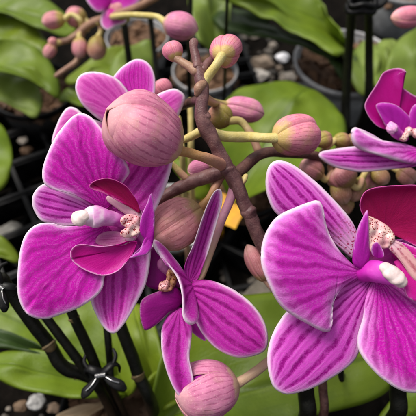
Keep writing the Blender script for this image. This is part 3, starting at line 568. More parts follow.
for lab, b, tp, r, m, pd in (
    ('olive bud of the rear cluster touching the round pink bud', (316, 142, .425), (331, 138, .43), 8.5, M_budg, [(316, 142, .425, 3), (306, 150, .428, 3)]),
    ('brown bud of the rear cluster nearest the pale sepal tip', (334, 140, .44), (349, 141, .445), 7.5, M_budg, [(334, 141, .44, 3), (322, 152, .435, 3)]),
    ('rosy brown bud of the rear cluster above the striped sepal', (322, 176, .43), (301, 163, .425), 11, M_budr, [(321, 175, .43, 3), (326, 180, .432, 3), (332, 172, .435, 3)]),
    ('large dark rosy bud below the pale sepal', (352, 186, .43), (336, 168, .43), 14, M_budr, [(351, 185, .43, 3), (358, 188, .43, 3), (362, 180, .435, 3)]),
    ('green bud lowest in the rear cluster, left of the maroon lobe', (337, 178, .435), (345, 204, .43), 10, M_budg, [(337, 179, .435, 3), (332, 174, .436, 3), (330, 166, .438, 3)]),
    ('green-brown bud half under the maroon lobe', (362, 178, .44), (352, 201, .436), 8, M_budg, [(362, 179, .44, 3), (366, 172, .44, 3), (370, 168, .445, 3)]),
    ('yellowish bud between the pale sepal and maroon lobe', (372, 170, .445), (388, 183, .44), 8, M_budg, [(373, 171, .445, 3), (366, 168, .445, 3), (355, 162, .45, 3)]),
    ('small olive bud hanging between two dark rosy buds of the rear cluster', (330, 152, .435), (322, 160, .432), 7, M_budg, [(331, 152, .435, 3), (336, 156, .436, 3)]),
    ('tight brownish bud resting on the rear branch above the green bud', (343, 166, .44), (330, 186, .438), 8.5, M_budr, [(343, 167, .44, 3), (350, 164, .442, 3)]),
    ('dim rosy bud showing above the pale sepal tip edge', (346, 142, .45), (362, 138, .452), 7, M_budr, [(346, 142, .45, 3), (338, 148, .445, 3)]),
    ('little olive bud squeezed between maroon lobe and striped sepal', (350, 196, .442), (343, 214, .44), 7, M_budg, [(351, 196, .442, 3), (356, 188, .444, 3)]),
    ('dim rosy bud behind the yellowish bud of the rear cluster', (380, 172, .455), (368, 190, .452), 8.5, M_budr, [(380, 173, .455, 3), (376, 168, .455, 3)]),
    ('pinkish bud right of the maroon lobe top, cut by the picture edge', (398, 170, .445), (415, 182, .44), 9, M_budr, [(399, 171, .445, 3), (390, 167, .45, 3), (375, 164, .45, 3)]),
):
    bud(lab, b, tp, r, m, pd, M_ped, G2, twist=random.uniform(0, 2), blunt=.85)
G3 = 'far buds on the tan branch'
for lab, b, tp, r, m, pd in (
    ('far pink bud pointing left, at the left end of its cluster', (65, 19, .63), (42, 22, .63), 8.8, M_budf, [(64, 19, .63, 2.6), (72, 15, .63, 2.6), (80, 20, .63, 2.6), (82, 26, .635, 2.8)]),
    ('far pink bud behind the leftmost far bud', (86, 20, .64), (66, 14, .64), 10, M_budf, [(85, 20, .64, 2.6), (88, 24, .638, 2.6), (87, 30, .636, 2.8)]),
    ('far rounded pink bud at the top beside the cut-off flower', (122, 24, .61), (118, 0, .61), 11.5, M_budf, [(122, 22, .61, 2.6), (116, 21, .612, 2.6), (106, 18, .615, 3.0), (98, 22, .62, 3)]),
    ('far small drooping bud in the middle of the tan branch', (80, 38, .63), (80, 58, .625), 7.5, M_budf, [(80, 40, .63, 2.6), (79, 36, .63, 2.6), (82, 30, .635, 2.6)]),
    ('far yellow-green drooping bud under the cut-off flower', (98, 36, .625), (96, 60, .62), 9.3, M_budg, [(98, 37, .625, 2.6), (101, 31, .625, 2.6), (100, 22, .625, 2.8)]),
    ('far tiny pink bud at the broken lower end of the tan branch', (54, 44, .635), (46, 58, .63), 6, M_budf, [(54, 45, .635, 2.6), (58, 42, .635, 2.6), (62, 41, .636, 2.6)]),
    ('far knob-like bud crowning the left end of the tan branch', (58, 43, .633), (48, 41, .63), 4.5, M_budb, [(57, 43, .633, 2.4), (63, 42, .636, 2.4)]),
):
    bud(lab, b, tp, r, m, pd, M_pedy if 'pointing' in lab or 'top' in lab else M_ped, G3, twist=random.uniform(0, 2), blunt=.7)
bud('yellowish pink bud at the top right corner beside the pale leaf', (424, 16, .52), (391, 18, .515), 10.5, M_budy, [(422, 16, .52, 3), (432, 10, .525, 3), (450, -6, .54, 3)], M_ped, None, twist=.6, blunt=.6)

# ------------------------------------------------------------------ flower spikes
def prow(rows): return [(*at(x, y, d), r * pxm(d)) for x, y, d, r in rows]
def to_ground(row, dx=0.0, dy=0.0):
    p = at(*row[:3]); return p
sp = thing('flower_spike', 'thick purple-brown branching orchid spike in the middle carrying most buds', 'flower spike', onz(300, 300, 0.0))
g = onz(345, 300, 0.03)
tube('stem', prow([(194, 42, .366, 4.6), (193.5, 46, .366, 3.6), (195.5, 56, .365, 4.4), (198, 66, .364, 5.2), (201, 80, .362, 6), (203, 95, .360, 6.2), (201.5, 110, .360, 6.6), (203, 122, .360, 8), (211, 136, .362, 8), (218, 150, .364, 7), (226, 165, .366, 7.6), (235, 182, .368, 7.6), (244, 203, .371, 7.2), (254, 226, .374, 7), (263, 246, .378, 7.2), (285, 285, .39, 7)]) + [(*at(315, 330, .43), .006), (*g, .006)], M_stem, sp, lump=.26, n=130, sides=24)
for nx_, ny_, nd_, nr_, ax_, ay_ in ((202.6, 118, .360, 7.6, .2, 2.2), (228.5, 170, .3665, 8.3, 1.1, 2.0), (248, 212, .372, 7.9, 1.0, 2.2), (198.5, 67, .364, 5.9, .5, 1.8)):
    tube('node', prow([(nx_ - ax_ * 1.6, ny_ - ay_ * 1.6, nd_, nr_ * .9), (nx_, ny_, nd_, nr_ * 1.06), (nx_ + ax_ * 1.8, ny_ + ay_ * 1.8, nd_, nr_ * .86)]), M_stem, sp, lump=.3)
tube('branch', prow([(158, 203, .383, 5.5), (172, 192, .382, 6), (190, 183, .38, 6.6), (206, 177, .377, 7), (226, 170, .372, 7)]), M_stem, sp, lump=.18, n=40)
tube('branch', prow([(232, 178, .370, 6.2), (243, 168, .378, 6), (256, 157, .39, 5.6), (270, 152, .40, 5.4), (290, 153, .41, 5), (312, 155, .42, 4.6), (335, 160, .435, 4.4), (360, 166, .445, 4.2), (392, 166, .45, 4), (430, 160, .46, 4)]), M_stemd, sp, lump=.15, n=60)
tube('branch', prow([(214, 60, .372, 4.4), (209, 62, .368, 4.2), (203, 70, .364, 5)]), M_stem, sp, lump=.12)
tube('branch', prow([(160, 116, .44, 4.5), (172, 108, .43, 5), (186, 104, .41, 4.6), (200, 100, .366, 5)]), M_stemd, sp, lump=.12)
tube('bract', prow([(246, 176, .37, 2.6), (243, 181, .369, 3.4), (238, 187, .367, 2.6)]), M_ped, sp, lump=.2)
tube('bract', prow([(203, 84, .359, 4.6), (199, 88, .357, 5), (197, 94, .358, 3.4)]), M_tan, sp, lump=.2)
tube('stub', prow([(172, 163, .376, 2.5), (178, 170, .378, 3.4), (186, 178, .379, 3.4)]), M_ped, sp, lump=.15)
tube('stub', prow([(178, 142, .378, 3), (188, 138, .374, 4), (199, 132, .366, 4.6)]), M_pedy, sp, lump=.1)

sp2 = thing('flower_spike', 'thin tan orchid branch with far buds at the top left', 'flower spike', onz(150, 40, 0.0))
tube('stem', prow([(56, 76, .63, 2.2), (66, 69, .63, 2.6), (76, 62, .63, 2.8), (80, 52, .632, 2.8)]), M_tan, sp2, lump=.15)
tube('stem', prow([(56, 42, .636, 2.8), (66, 41, .636, 3.4), (76, 36, .635, 3.6), (83, 29, .634, 4), (94, 22, .625, 4), (112, 16, .605, 4), (140, 6, .57, 4), (170, -14, .55, 4)]) + [(*(onz(215, -60, .3)), .003), (*onz(190, 0, 0.0), .003)], M_tan, sp2, lump=.15, n=60)
tube('stem', prow([(80, 53, .632, 2.8), (80, 44, .634, 2.8), (83, 31, .635, 3.2)]), M_tan, sp2, lump=.1)

# ------------------------------------------------------------------ leaves
def plant(label, loc, group='orchid plants with broad leaves'):
    return thing('orchid_plant', label, 'plant', loc, group)
def leaf(pl, base, pts, mat, bulge=.006, fold=.010, wave=.005, thick=.0018, seed=0):
    return sheet('leaf', onz(*base), [onz(*p) for p in pts], mat, pl, thick, 'leaf', bulge, fold, 0.0, 0.0, 1, 72, 16, seed, wave)
def zz(pts, z0, z1=None, base=None):
    """adds a height to each outline point: z0 near the base, z1 at the far end"""
    if z1 is None: return [(x, y, z0) for x, y in pts]
    d = [math.hypot(x - base[0], y - base[1]) for x, y in pts]; m = max(d)
    return [(x, y, z0 + (z1 - z0) * (q / m) ** 1.5) for (x, y), q in zip(pts, d)]
def lf(pl, base, bz, pts, z0, z1, mat, **kw):
    return leaf(pl, (*base, bz), zz(pts, z0, z1, base), mat, **kw)

p1 = plant('green orchid plant at the upper left with a fan of overlapping leaves', onz(-34, 66, .08))
lf(p1, (-34, 8), .12, [(-10, -4), (15, -5), (40, 2), (60, 13), (74, 26), (76, 33), (68, 38), (50, 35.5), (28, 29), (5, 20), (-15, 16)], .14, .13, M_leaf, seed=1)
lf(p1, (-34, 32), .12, [(-12, 14), (5, 17), (22, 23), (38, 33), (48, 45), (51, 57), (45, 62), (30, 58), (10, 52), (-12, 48)], .125, .115, M_leafy, seed=2)
lf(p1, (-34, 62), .13, [(-10, 48), (12, 47.5), (33, 53), (48, 65), (57, 80), (60, 94), (57.5, 101), (50, 97), (40, 88), (22, 81), (0, 76), (-15, 75)], .155, .125, M_leaf, seed=3)
lf(p1, (-34, 92), .12, [(-10, 79), (8, 77), (22, 79), (34, 85), (41, 97), (42, 108), (38.5, 117), (33, 119), (22, 114), (5, 107), (-12, 103)], .12, .105, M_leafp, seed=4)
p2 = plant('dark green orchid leaf entering at the left edge', onz(-40, 165, .08))
lf(p2, (-40, 168), .10, [(-20, 138), (-6, 124), (4, 130), (11, 146), (14, 163), (11, 178), (2, 190), (-15, 192)], .11, .10, M_leaf, seed=5)
lf(p2, (-40, 255), .08, [(-15, 244), (2, 242), (12, 248), (20, 259), (16, 264), (2, 260), (-15, 262)], .09, .085, M_leafy, seed=6)
p3 = plant('pale orchid plant with small leaves behind the soft pink flower', onz(150, 80, .07))
lf(p3, (152, 60), .10, [(142, 50), (120, 52), (100, 60), (84, 69), (70, 77), (66, 82), (70, 86), (85, 86), (110, 81), (140, 74)], .115, .105, M_leafy, seed=7)
lf(p3, (158, 78), .09, [(150, 44), (136, 46), (122, 55), (112, 66), (109, 78), (118, 90), (140, 92)], .12, .12, M_leafp, seed=8)
lf(p3, (110, 118), .09, [(92, 92), (82, 88), (70, 90), (61, 96), (60, 102), (70, 107), (88, 112)], .10, .09, M_leaf, seed=9)
p4 = plant('orchid plant in the brown bark pot with one long bright leaf across the top', onz(352, 56, .085))
lf(p4, (350, 52), .10, [(342, 40), (336, 26), (322, 11), (302, -3), (272, -14), (235, -18), (206, -10), (214, 0), (238, 12), (265, 26), (295, 41), (320, 54), (338, 60)], .15, .165, M_leaf, seed=10, fold=.010)
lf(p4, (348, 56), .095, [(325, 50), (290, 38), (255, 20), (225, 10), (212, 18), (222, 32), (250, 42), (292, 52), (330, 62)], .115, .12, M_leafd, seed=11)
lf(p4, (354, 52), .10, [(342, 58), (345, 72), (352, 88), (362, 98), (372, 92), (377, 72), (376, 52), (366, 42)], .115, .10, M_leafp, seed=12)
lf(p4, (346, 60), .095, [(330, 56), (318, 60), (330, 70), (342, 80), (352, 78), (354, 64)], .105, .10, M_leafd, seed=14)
p5 = plant('pale orchid plant at the right edge behind the top right flower', onz(410, 110, .07))
lf(p5, (412, 122), .08, [(386, 108), (383, 78), (391, 52), (404, 38), (420, 34), (440, 50), (442, 90), (430, 115)], .115, .125, M_leafp, seed=13)
lf(p5, (400, 118), .08, [(380, 108), (371, 82), (370, 58), (380, 44), (394, 44), (402, 70), (404, 100)], .10, .105, M_leafp, seed=15)
p6 = plant('orchid plant with one broad rounded leaf behind the brown spike', onz(232, 205, .07))
lf(p6, (232, 205), .08, [(218, 175), (213, 148), (218, 118), (234, 98), (258, 88), (285, 84), (310, 90), (330, 103), (342, 120), (345, 137), (335, 155), (310, 170), (272, 190)], .12, .115, M_leaf, seed=16)
lf(p6, (215, 195), .08, [(205, 180), (196, 160), (178, 150), (170, 160), (175, 180), (195, 200)], .10, .10, M_leafy, seed=27)
p7 = plant('orchid plant behind the thin mauve bud with upright leaves at the top', onz(215, 55, .06))
lf(p7, (218, 58), .08, [(200, 44), (192, 25), (188, 4), (196, -12), (222, -10), (230, 8), (228, 34)], .12, .12, M_leafp, seed=17)
p8 = plant('orchid plant at the bottom whose huge leaf fills the lower middle', onz(160, 425, .07))
lf(p8, (150, 428), .085, [(155, 385), (168, 345), (195, 316), (235, 302), (285, 299), (340, 314), (380, 345), (393, 374), (387, 391), (365, 404), (330, 414), (280, 427), (215, 436)], .125, .115, M_leaf, seed=18, bulge=.009)
p9 = plant('orchid plant at the bottom right corner with a small green leaf', onz(425, 440, .06))
lf(p9, (425, 440), .07, [(382, 428), (384, 404), (398, 390), (418, 382), (445, 392), (448, 420)], .10, .11, M_leaf, seed=19)
p10 = plant('orchid plant at the lower left with two long leaves below dark stems', onz(128, 392, .07))
lf(p10, (128, 396), .085, [(98, 378), (72, 366), (47, 357), (25, 353), (5, 354), (-12, 360), (-16, 374), (0, 383), (17, 391), (40, 398), (60, 401), (90, 402)], .105, .11, M_leaf, seed=20)
lf(p10, (130, 380), .08, [(126, 336), (104, 306), (66, 296), (20, 294), (-2, 298), (-22, 308), (-22, 328), (2, 340), (30, 350), (58, 360), (88, 374), (108, 388)], .095, .10, M_leaf, seed=21)
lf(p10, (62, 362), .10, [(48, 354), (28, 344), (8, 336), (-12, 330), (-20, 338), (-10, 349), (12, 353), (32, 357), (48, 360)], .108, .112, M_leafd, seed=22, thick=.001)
p11 = plant('yellow-green orchid plant between dark stems and the edge-on flower', onz(160, 412, .06))
lf(p11, (162, 408), .075, [(148, 388), (134, 352), (124, 322), (132, 306), (148, 312), (158, 335), (164, 360), (168, 385)], .105, .10, M_leafy, seed=23)
lf(p11, (150, 412), .075, [(150, 388), (162, 373), (178, 368), (192, 382), (186, 402), (168, 412)], .095, .095, M_leafy, seed=24)
lf(p11, (120, 400), .075, [(112, 375), (108, 345), (112, 320), (122, 310), (134, 330), (140, 362), (136, 390)], .09, .09, M_leafy, seed=25)

# ------------------------------------------------------------------ bench, trays, pots
def ground_mat():
    t = NT('dark_soil'); o = t.obj()
    n = t.noise(o, 35, 5, 0.65); n2 = t.noise(o, 160, 4, 0.6)
    c = t.mix(t.ramp(n, 0.35, 0.7), (0.002, 0.0017, 0.0014), (0.008, 0.0062, 0.005))  # near-black brown, mottled slightly lighter
    c = t.mix(t.m('MULTIPLY', t.ramp(n2, 0.6, 0.75), 0.4), c, (0.03, 0.025, 0.02))
    return t.finish(c, 0.8, t.bump(t.m('ADD', n, n2), 0.8, 0.004), Specular_IOR_Level=0.03)
bm = bmesh.new(); bmesh.ops.create_grid(bm, x_segments=120, y_segments=120, size=1.6)
for v in bm.verts:
    v.co.y += 0.6; v.co.z = 0.004 * noise.noise(v.co * 30) + 0.003 * noise.noise(v.co * 90)
tag(bm_obj('ground', bm, ground_mat(), smooth=True), 'dark soil under the pots and trays', None, kind='structure')

def plastic(name, col, rough=0.4, spec=0.5):
    t = NT(name); o = t.obj(); n = t.noise(o, 60, 4); f = t.noise(o, 500, 3)
    c = t.mix(t.m('MULTIPLY', t.ramp(n, 0.45, 0.75), 0.5), col, tuple(min(1, x * 2 + 0.02) for x in col))
    c = t.mix(t.m('MULTIPLY', t.ramp(f, 0.62, 0.72), 0.12), c, (0.12, 0.11, 0.09))
    return t.finish(c, t.ramp(n, 0.3, 0.7, rough - 0.08, rough + 0.12), t.bump(f, 0.15, 0.0004), Specular_IOR_Level=spec)
M_black = plastic('plastic_black', (0.0035, 0.0035, 0.004), 0.45, 0.2)
M_grey = plastic('plastic_clear_grey', (0.16, 0.165, 0.17), 0.3)
M_rim = plastic('plastic_rim_grey', (0.30, 0.30, 0.31), 0.3)
M_white = plastic('plastic_white', (0.62, 0.62, 0.62), 0.35)
M_yellow = plastic('plastic_yellow', (0.62, 0.30, 0.015), 0.5, 0.25)
M_spring = simple('steel_wire', (0.55, 0.55, 0.55), 0.1, 200, 0.25, 0.1, Metallic=1.0)
def bark_mat():
    t = NT('potting_bark'); o = t.obj(); n = t.noise(o, 90, 5, 0.7)
    rnd = t.n('ShaderNodeNewGeometry').outputs['Random Per Island']
    c = t.mix(rnd, (0.05, 0.024, 0.012), (0.19, 0.095, 0.045))
    c = t.mix(t.ramp(n, 0.4, 0.7), c, (0.11, 0.06, 0.032))
    return t.finish(c, 0.85, t.bump(n, 0.6, 0.001))
M_bark = bark_mat()
def ring(bm, prof, c, seg=64):
    rows = []
    for r, z in prof:
        rows.append([bm.verts.new((c[0] + r * math.cos(2 * math.pi * k / seg), c[1] + r * math.sin(2 * math.pi * k / seg), z)) for k in range(seg)])
    for i in range(len(rows) - 1):
        for k in range(seg):
            bm.faces.new((rows[i][k], rows[i][(k + 1) % seg], rows[i + 1][(k + 1) % seg], rows[i + 1][k]))
    return rows
def pot(label, px, py, rz, r, wall, rimm, bark=True, group='plastic plant pots'):
    c = onz(px, py, rz); t = thing('plant_pot', label, 'pot', (c[0], c[1], 0), group)
    b = bmesh.new(); rows = ring(b, [(r * .74, .004), (r * .76, .008), (r * .97, rz - .006), (r * .97 - .0015, rz - .006), (r * .74, .010)], c); b.faces.new(rows[0][::-1]); b.faces.new(rows[-1])
    bm_obj('wall', b, wall, t, smooth=True)
    b = bmesh.new(); rows = ring(b, [(r * .972, rz - .010), (r * 1.02, rz - .009), (r * 1.035, rz - .003), (r * 1.03, rz), (r * .99, rz + .0005), (r * .972, rz - .003), (r * .972, rz - .010)], c)
    bm_obj('rim', b, rimm, t, smooth=True)
    if bark:
        b = bmesh.new(); rnd = random.Random(int(px * 7 + py))
        rows = ring(b, [(r * .95, rz - .016), (r * .6, rz - .013), (r * .2, rz - .011)], c, 32); b.faces.new(rows[-1])
        for k in range(150):
            a, q = rnd.uniform(0, 6.283), r * .92 * math.sqrt(rnd.random())
            m = Matrix.Rotation(rnd.uniform(0, 6), 3, 'Z') @ Matrix.Rotation(rnd.uniform(-.6, .6), 3, 'X') @ Matrix.Rotation(rnd.uniform(-.6, .6), 3, 'Y')
            s = rnd.choice((.5, .8, 1.1, 1.6, 2.1))
            box_bm(b, (c[0] + q * math.cos(a), c[1] + q * math.sin(a), rz - .012 + rnd.uniform(-.002, .004)), (.011 * s, .005 * s, .003 * s), m)
        tag(bm_obj('bark', b, M_bark, t), None, None, kind='stuff')
    return t
pot('grey clear pot full of brown bark under the long bright leaf', 346, 60, .085, .070, M_grey, M_rim)
pot('grey pot rim with brown bark at the top, left of the thin mauve bud', 137, 36, .08, .045, M_grey, M_rim)
pot('grey pot behind the round top bud of the brown spike', 205, 70, .07, .045, M_grey, M_rim)
pot('black pot below the upper left leaves', 34, 88, .075, .055, M_black, M_black)
pot('white-rimmed pot half hidden under the brownish bud', 172, 215, .07, .045, M_black, M_white)
pot('grey pot rim at the top right corner', 404, -18, .085, .055, M_grey, M_rim)
pot('black pot holding the broad rounded leaf plant', 245, 185, .06, .045, M_black, M_black)
pot('black pot at the lower left under the two long leaves', 120, 415, .06, .055, M_black, M_black)

# carry trays: square cells of thin black walls with a raised lip
def tray(label, c, ang, nx, ny, cell, h):
    t = thing('carry_tray', label, 'tray', (c[0], c[1], 0), 'black plastic carry trays')
    rot = Matrix.Rotation(ang, 3, 'Z')
    b = bmesh.new()
    def loc(x, y, z): v = rot @ Vector((x, y, z)); return (v.x + c[0], v.y + c[1], v.z)
    for i in range(nx + 1): box_bm(b, loc((i - nx / 2) * cell, 0, h * .55), (.003, ny * cell, h * .88), rot, .0008)
    for j in range(ny + 1): box_bm(b, loc(0, (j - ny / 2) * cell, h * .53), (nx * cell - .004, .003, h * .86), rot, .0008)
    bm_obj('cell_wall', b, M_black, t)
    b = bmesh.new()
    for i in range(nx + 1): box_bm(b, loc((i - nx / 2) * cell, 0, h + .003), (.006, ny * cell + .009, .0035), rot, .001)
    for j in range(ny + 1): box_bm(b, loc(0, (j - ny / 2) * cell, h + .0045), (nx * cell + .009, .0055, .0035), rot, .001)
    bm_obj('lip', b, M_black, t)
    b = bmesh.new()
    for i in range(nx):
        for j in range(ny):
            x, y = (i + .5 - nx / 2) * cell, (j + .5 - ny / 2) * cell
            for a in (math.pi / 4, -math.pi / 4): box_bm(b, loc(x, y, .006 + (.002 if a > 0 else 0)), (cell * 1.3, .005, .002), rot @ Matrix.Rotation(a, 3, 'Z'))
    bm_obj('floor_rib', b, M_black, t)
    return t
c = onz(15, 175, .05); tray('black cell tray at the left behind the left flower', c, R(28), 4, 5, .054, .040)
c = onz(232, 270, .05); tray('black cell tray in the middle gap behind the edge-on flower', c, R(-32), 3, 3, .066, .030)
c = onz(180, 60, .04); tray('black cell tray at the top between the pots', c, R(12), 6, 5, .034, .034)

# yellow marker plate and grey slat in the gap
b = bmesh.new(); c = onz(222, 208, .082)
box_bm(b, (0, 0, 0), (.050, .034, .0012), None, .0004)
bmesh.ops.transform(b, matrix=Matrix.Translation(Vector(tuple(c))) @ Matrix.Rotation(R(-28), 4, 'Z') @ Matrix.Rotation(R(14), 4, 'X'), verts=b.verts)
box_bm(b, (c[0], c[1], c[2] * .5), (.005, .0015, c[2]), None, .0003)
tag(bm_obj('plant_label', b, M_yellow, None, (c[0], c[1], 0)), 'yellow-orange plastic plant label under the forked brown stems', 'plant label')
M_wood = simple('grey_wood', (0.13, 0.11, 0.085), .35, 60, .8, .6)
b = bmesh.new(); a0, a1 = onz(215, 340, .03), onz(285, 268, .03); d = a1 - a0
rot = Matrix.Rotation(math.atan2(d[1], d[0]), 3, 'Z'); c = (a0 + a1) / 2
box_bm(b, (c[0], c[1], .02), (np.linalg.norm(d), .022, .04), rot, .002)
tag(bm_obj('wooden_slat', b, M_wood, None, (c[0], c[1], 0)), 'weathered grey slat in the gap left of the right flower', 'slat')

# stones and litter
def stone(label, px, py, rx, col, k, group='pale stones on the dark soil', z=.0, flat=.6):
    c = onz(px, py, z + .006); m = simple('stone', col, .25, 140, .75, .5)
    b = bmesh.new(); bmesh.ops.create_icosphere(b, subdivisions=4, radius=1)
    s = rx * pxm((c - CAM) @ FWD)
    for v in b.verts:
        d = v.co.normalized(); f = 1 + .3 * noise.noise(d * 1.3 + Vector((k * 3.3, k, 0))) + .13 * noise.noise(d * 4 + Vector((k, 0, 0)))
        v.co = Vector((d.x * s * f + c[0], d.y * s * f * .9 + c[1], z + s * flat * .7 + d.z * s * f * flat))
    return tag(bm_obj('stone', b, m, None, (c[0], c[1], z), smooth=True), label, 'stone', group)
stone('bright white stone near the bark pot rim', 283, 57, 6.5, (.62, .62, .66), 1)
stone('white flat stone between the round top bud and bark pot', 258, 74, 10, (.60, .55, .50), 2, flat=.4)
stone('tan stone beside the round top bud', 262, 64, 11, (.20, .15, .11), 3)
stone('large beige stone above the oblong pink bud', 242, 89, 12, (.46, .40, .34), 4)
stone('dim grey stone at the edge of the broad rounded leaf', 291, 77, 8, (.16, .14, .12), 5)
stone('small brown stone below the long bright leaf', 279, 67, 4, (.16, .12, .09), 6)
stone('dull brown stone left of the tan stone', 247, 70, 8, (.10, .08, .06), 7)
stone('pale chip in the dark left tray, upper', 22, 139, 5, (.42, .36, .30), 8, z=.03)
stone('brown chip below the pale chip in the left tray', 26, 149, 6, (.16, .09, .05), 9, z=.02)
stone('whitish stone under the lower left leaf', 36, 401, 9, (.40, .39, .38), 10, z=.02)
stone('brown pebble left of the whitish stone at the bottom', 20, 405, 7, (.13, .08, .045), 11, z=.02)
stone('light brown pebble at the bottom between stone and dry husk', 53, 407, 6, (.22, .15, .10), 12, z=.02)
stone('grey stone in the shade beside the left petal', 10, 236, 15, (.20, .19, .17), 13, z=.015)
for k in range(110):
    rnd = random.Random(100 + k)
    px, py = rnd.choice([(rnd.uniform(232, 300), rnd.uniform(45, 98)), (rnd.uniform(232, 300), rnd.uniform(45, 98)), (rnd.uniform(150, 300), rnd.uniform(35, 110)), (rnd.uniform(-5, 60), rnd.uniform(110, 330)), (rnd.uniform(0, 200), rnd.uniform(395, 418)), (rnd.uniform(190, 280), rnd.uniform(230, 320))])
    g_ = rnd.choice((.03, .05, .08, .12, .2))
    stone('dark gravel piece lying loose on the soil', px, py, rnd.uniform(2, 5), (g_, g_ * .85, g_ * .7), 20 + k, 'loose gravel pieces')
# dry husk
def dry_mat():
    t = NT('dry_husk'); u, r = t.uv('petal'); o = t.obj()
    f = t.noise(t.xyz(t.m('MULTIPLY', u, 14.0), r, 0), 1.5, 4)
    c = t.mix(t.ramp(f, 0.3, 0.7), (0.30, 0.19, 0.10), (0.58, 0.44, 0.28))
    return t.finish(c, 0.7, t.bump(f, 0.6, 0.001))
o = sheet('dry_leaf', onz(112, 400, .07), [onz(x, y, z) for x, y, z in [(100, 402, .074), (84, 403, .078), (68, 408, .076), (56, 416, .07), (58, 424, .066), (78, 420, .07), (98, 410, .072)]], dry_mat(), None, .0006, 'leaf', .003, .004, .002, 0, 1, 60, 12, 3, .004)
tag(o, 'curled beige dry leaf husk at the bottom below the lower left leaves', 'dry leaf')

# ------------------------------------------------------------------ dark stems, stakes and clips
def dstem(label, rows, nodes=(), name='orchid_stalk', cat='stalk', group='dark flower stalks', foot=None, mat=None):
    R_ = [(*r[:3], r[3] * .9) for r in prow(rows)]
    last = np.array(R_[-1][:3]); f = foot if foot is not None else np.array([last[0], last[1] + .01, 0.0])
    R_.append((*(last * .5 + f * .5), R_[-1][3])); R_.append((*f, R_[-1][3]))
    t = thing(name, label, cat, f, group)
    tube('stem', R_, mat or M_dkstem, t, lump=.06, n=60)
    for x, y, d, r, dx, dy in nodes:
        a, b_ = at(x - dx, y - dy, d), at(x + dx, y + dy, d)
        tube('node', [(*a, r * .84 * pxm(d)), (*((a + b_) / 2), r * .99 * pxm(d)), (*b_, r * .86 * pxm(d))], M_node, t)
    return t
dstem('jointed dark stem at the lower left with two tan node rings, bending right', [(2, 278, .40, 7), (16, 300, .41, 7.5), (34, 325, .42, 7.6), (50, 346, .43, 7.6), (58, 361, .435, 7.8), (68, 370, .44, 8), (80, 373, .445, 7.4), (100, 384, .46, 7)], [(49, 345, .4285, 8.2, 1, 1.4), (77, 372, .444, 8.2, 1.4, .4)])
dstem('straight dark stem under the left flower, second from the left', [(36, 304, .41, 5), (60, 336, .42, 5.4), (84, 368, .435, 5.6), (100, 390, .45, 5.6)])
dstem('dark stem right below the lower left petal, running to the claw clip', [(66, 298, .405, 5.6), (76, 322, .415, 5.8), (90, 352, .43, 6), (100, 378, .445, 6)], [(74, 318, .4135, 6.2, .6, 1.4)])
dstem('short dark stem behind the sepal tip and above the claw clip', [(106, 316, .425, 4), (108, 340, .43, 4), (110, 362, .44, 4), (112, 385, .45, 4)])
dstem('dark stem right of the claw clip with one node, leaning right', [(112, 300, .42, 6.6), (122, 330, .43, 6.8), (132, 356, .44, 7), (139, 376, .448, 7), (150, 400, .46, 7)], [(138, 375, .447, 7.6, .8, 1.6)])
dstem('thick black stem at the bottom under the striped sepal, left of the brown one', [(304, 376, .40, 9), (306, 395, .41, 9.4), (307, 416, .42, 9.6)])
dstem('slim brown stem at the bottom under the striped sepal', [(321, 366, .40, 5), (323, 390, .41, 5), (323, 416, .42, 5)], mat=M_stemd)
dstem('black stem at the bottom under the lower right petal', [(399, 370, .40, 9), (398, 392, .41, 9.4), (396, 416, .42, 9.6)])
dstem('dark leafless sprout tip showing below the striped sepal', [(341, 366, .42, 3.6), (341, 376, .425, 3.4), (342, 380, .43, 2.5)], foot=onz(344, 372, .1))
GS = 'dark upright stakes in the background'
dstem('black stake in front of the bark pot, left of the pair', [(354, -30, .60, 5), (352, 10, .62, 5), (349, 50, .66, 5), (346, 100, .70, 5), (345, 130, .72, 5)], name='support_stake', cat='stake', group=GS)
dstem('brown-black stake right of the bark pot, right of the pair', [(369, -30, .60, 4.4), (369, 10, .62, 4.4), (369, 50, .66, 4.6), (368, 100, .70, 4.8)], name='support_stake', cat='stake', group=GS)
dstem('thin black stake above the round top bud', [(191, -20, .62, 2.4), (190, 30, .65, 2.6), (189, 70, .69, 2.8)], name='support_stake', cat='stake', group=GS)
dstem('black stake under the far rounded pink bud', [(122, 10, .64, 3.4), (125, 30, .65, 3.6), (129, 60, .67, 3.6), (131, 80, .69, 3.6)], name='support_stake', cat='stake', group=GS)
dstem('dark stake beside the thin mauve bud', [(150, 15, .68, 3), (154, 50, .70, 3), (158, 90, .72, 3)], name='support_stake', cat='stake', group=GS)
dstem('dark stake behind the oblong pink bud crossing the long bright leaf', [(227, -20, .58, 2), (227, 10, .60, 2), (226, 36, .63, 2)], name='support_stake', cat='stake', group=GS)
dstem('slim green shoot left of the fork of the brown spike', [(178, 118, .50, 3.4), (181, 140, .50, 3.4), (183, 165, .51, 3.6)], group='green shoots behind the fork', mat=M_ped)
dstem('slim green shoot nearest the stalk of the big bud', [(190, 100, .52, 3), (191, 130, .52, 3), (191, 160, .53, 3.4)], group='green shoots behind the fork', mat=M_ped)

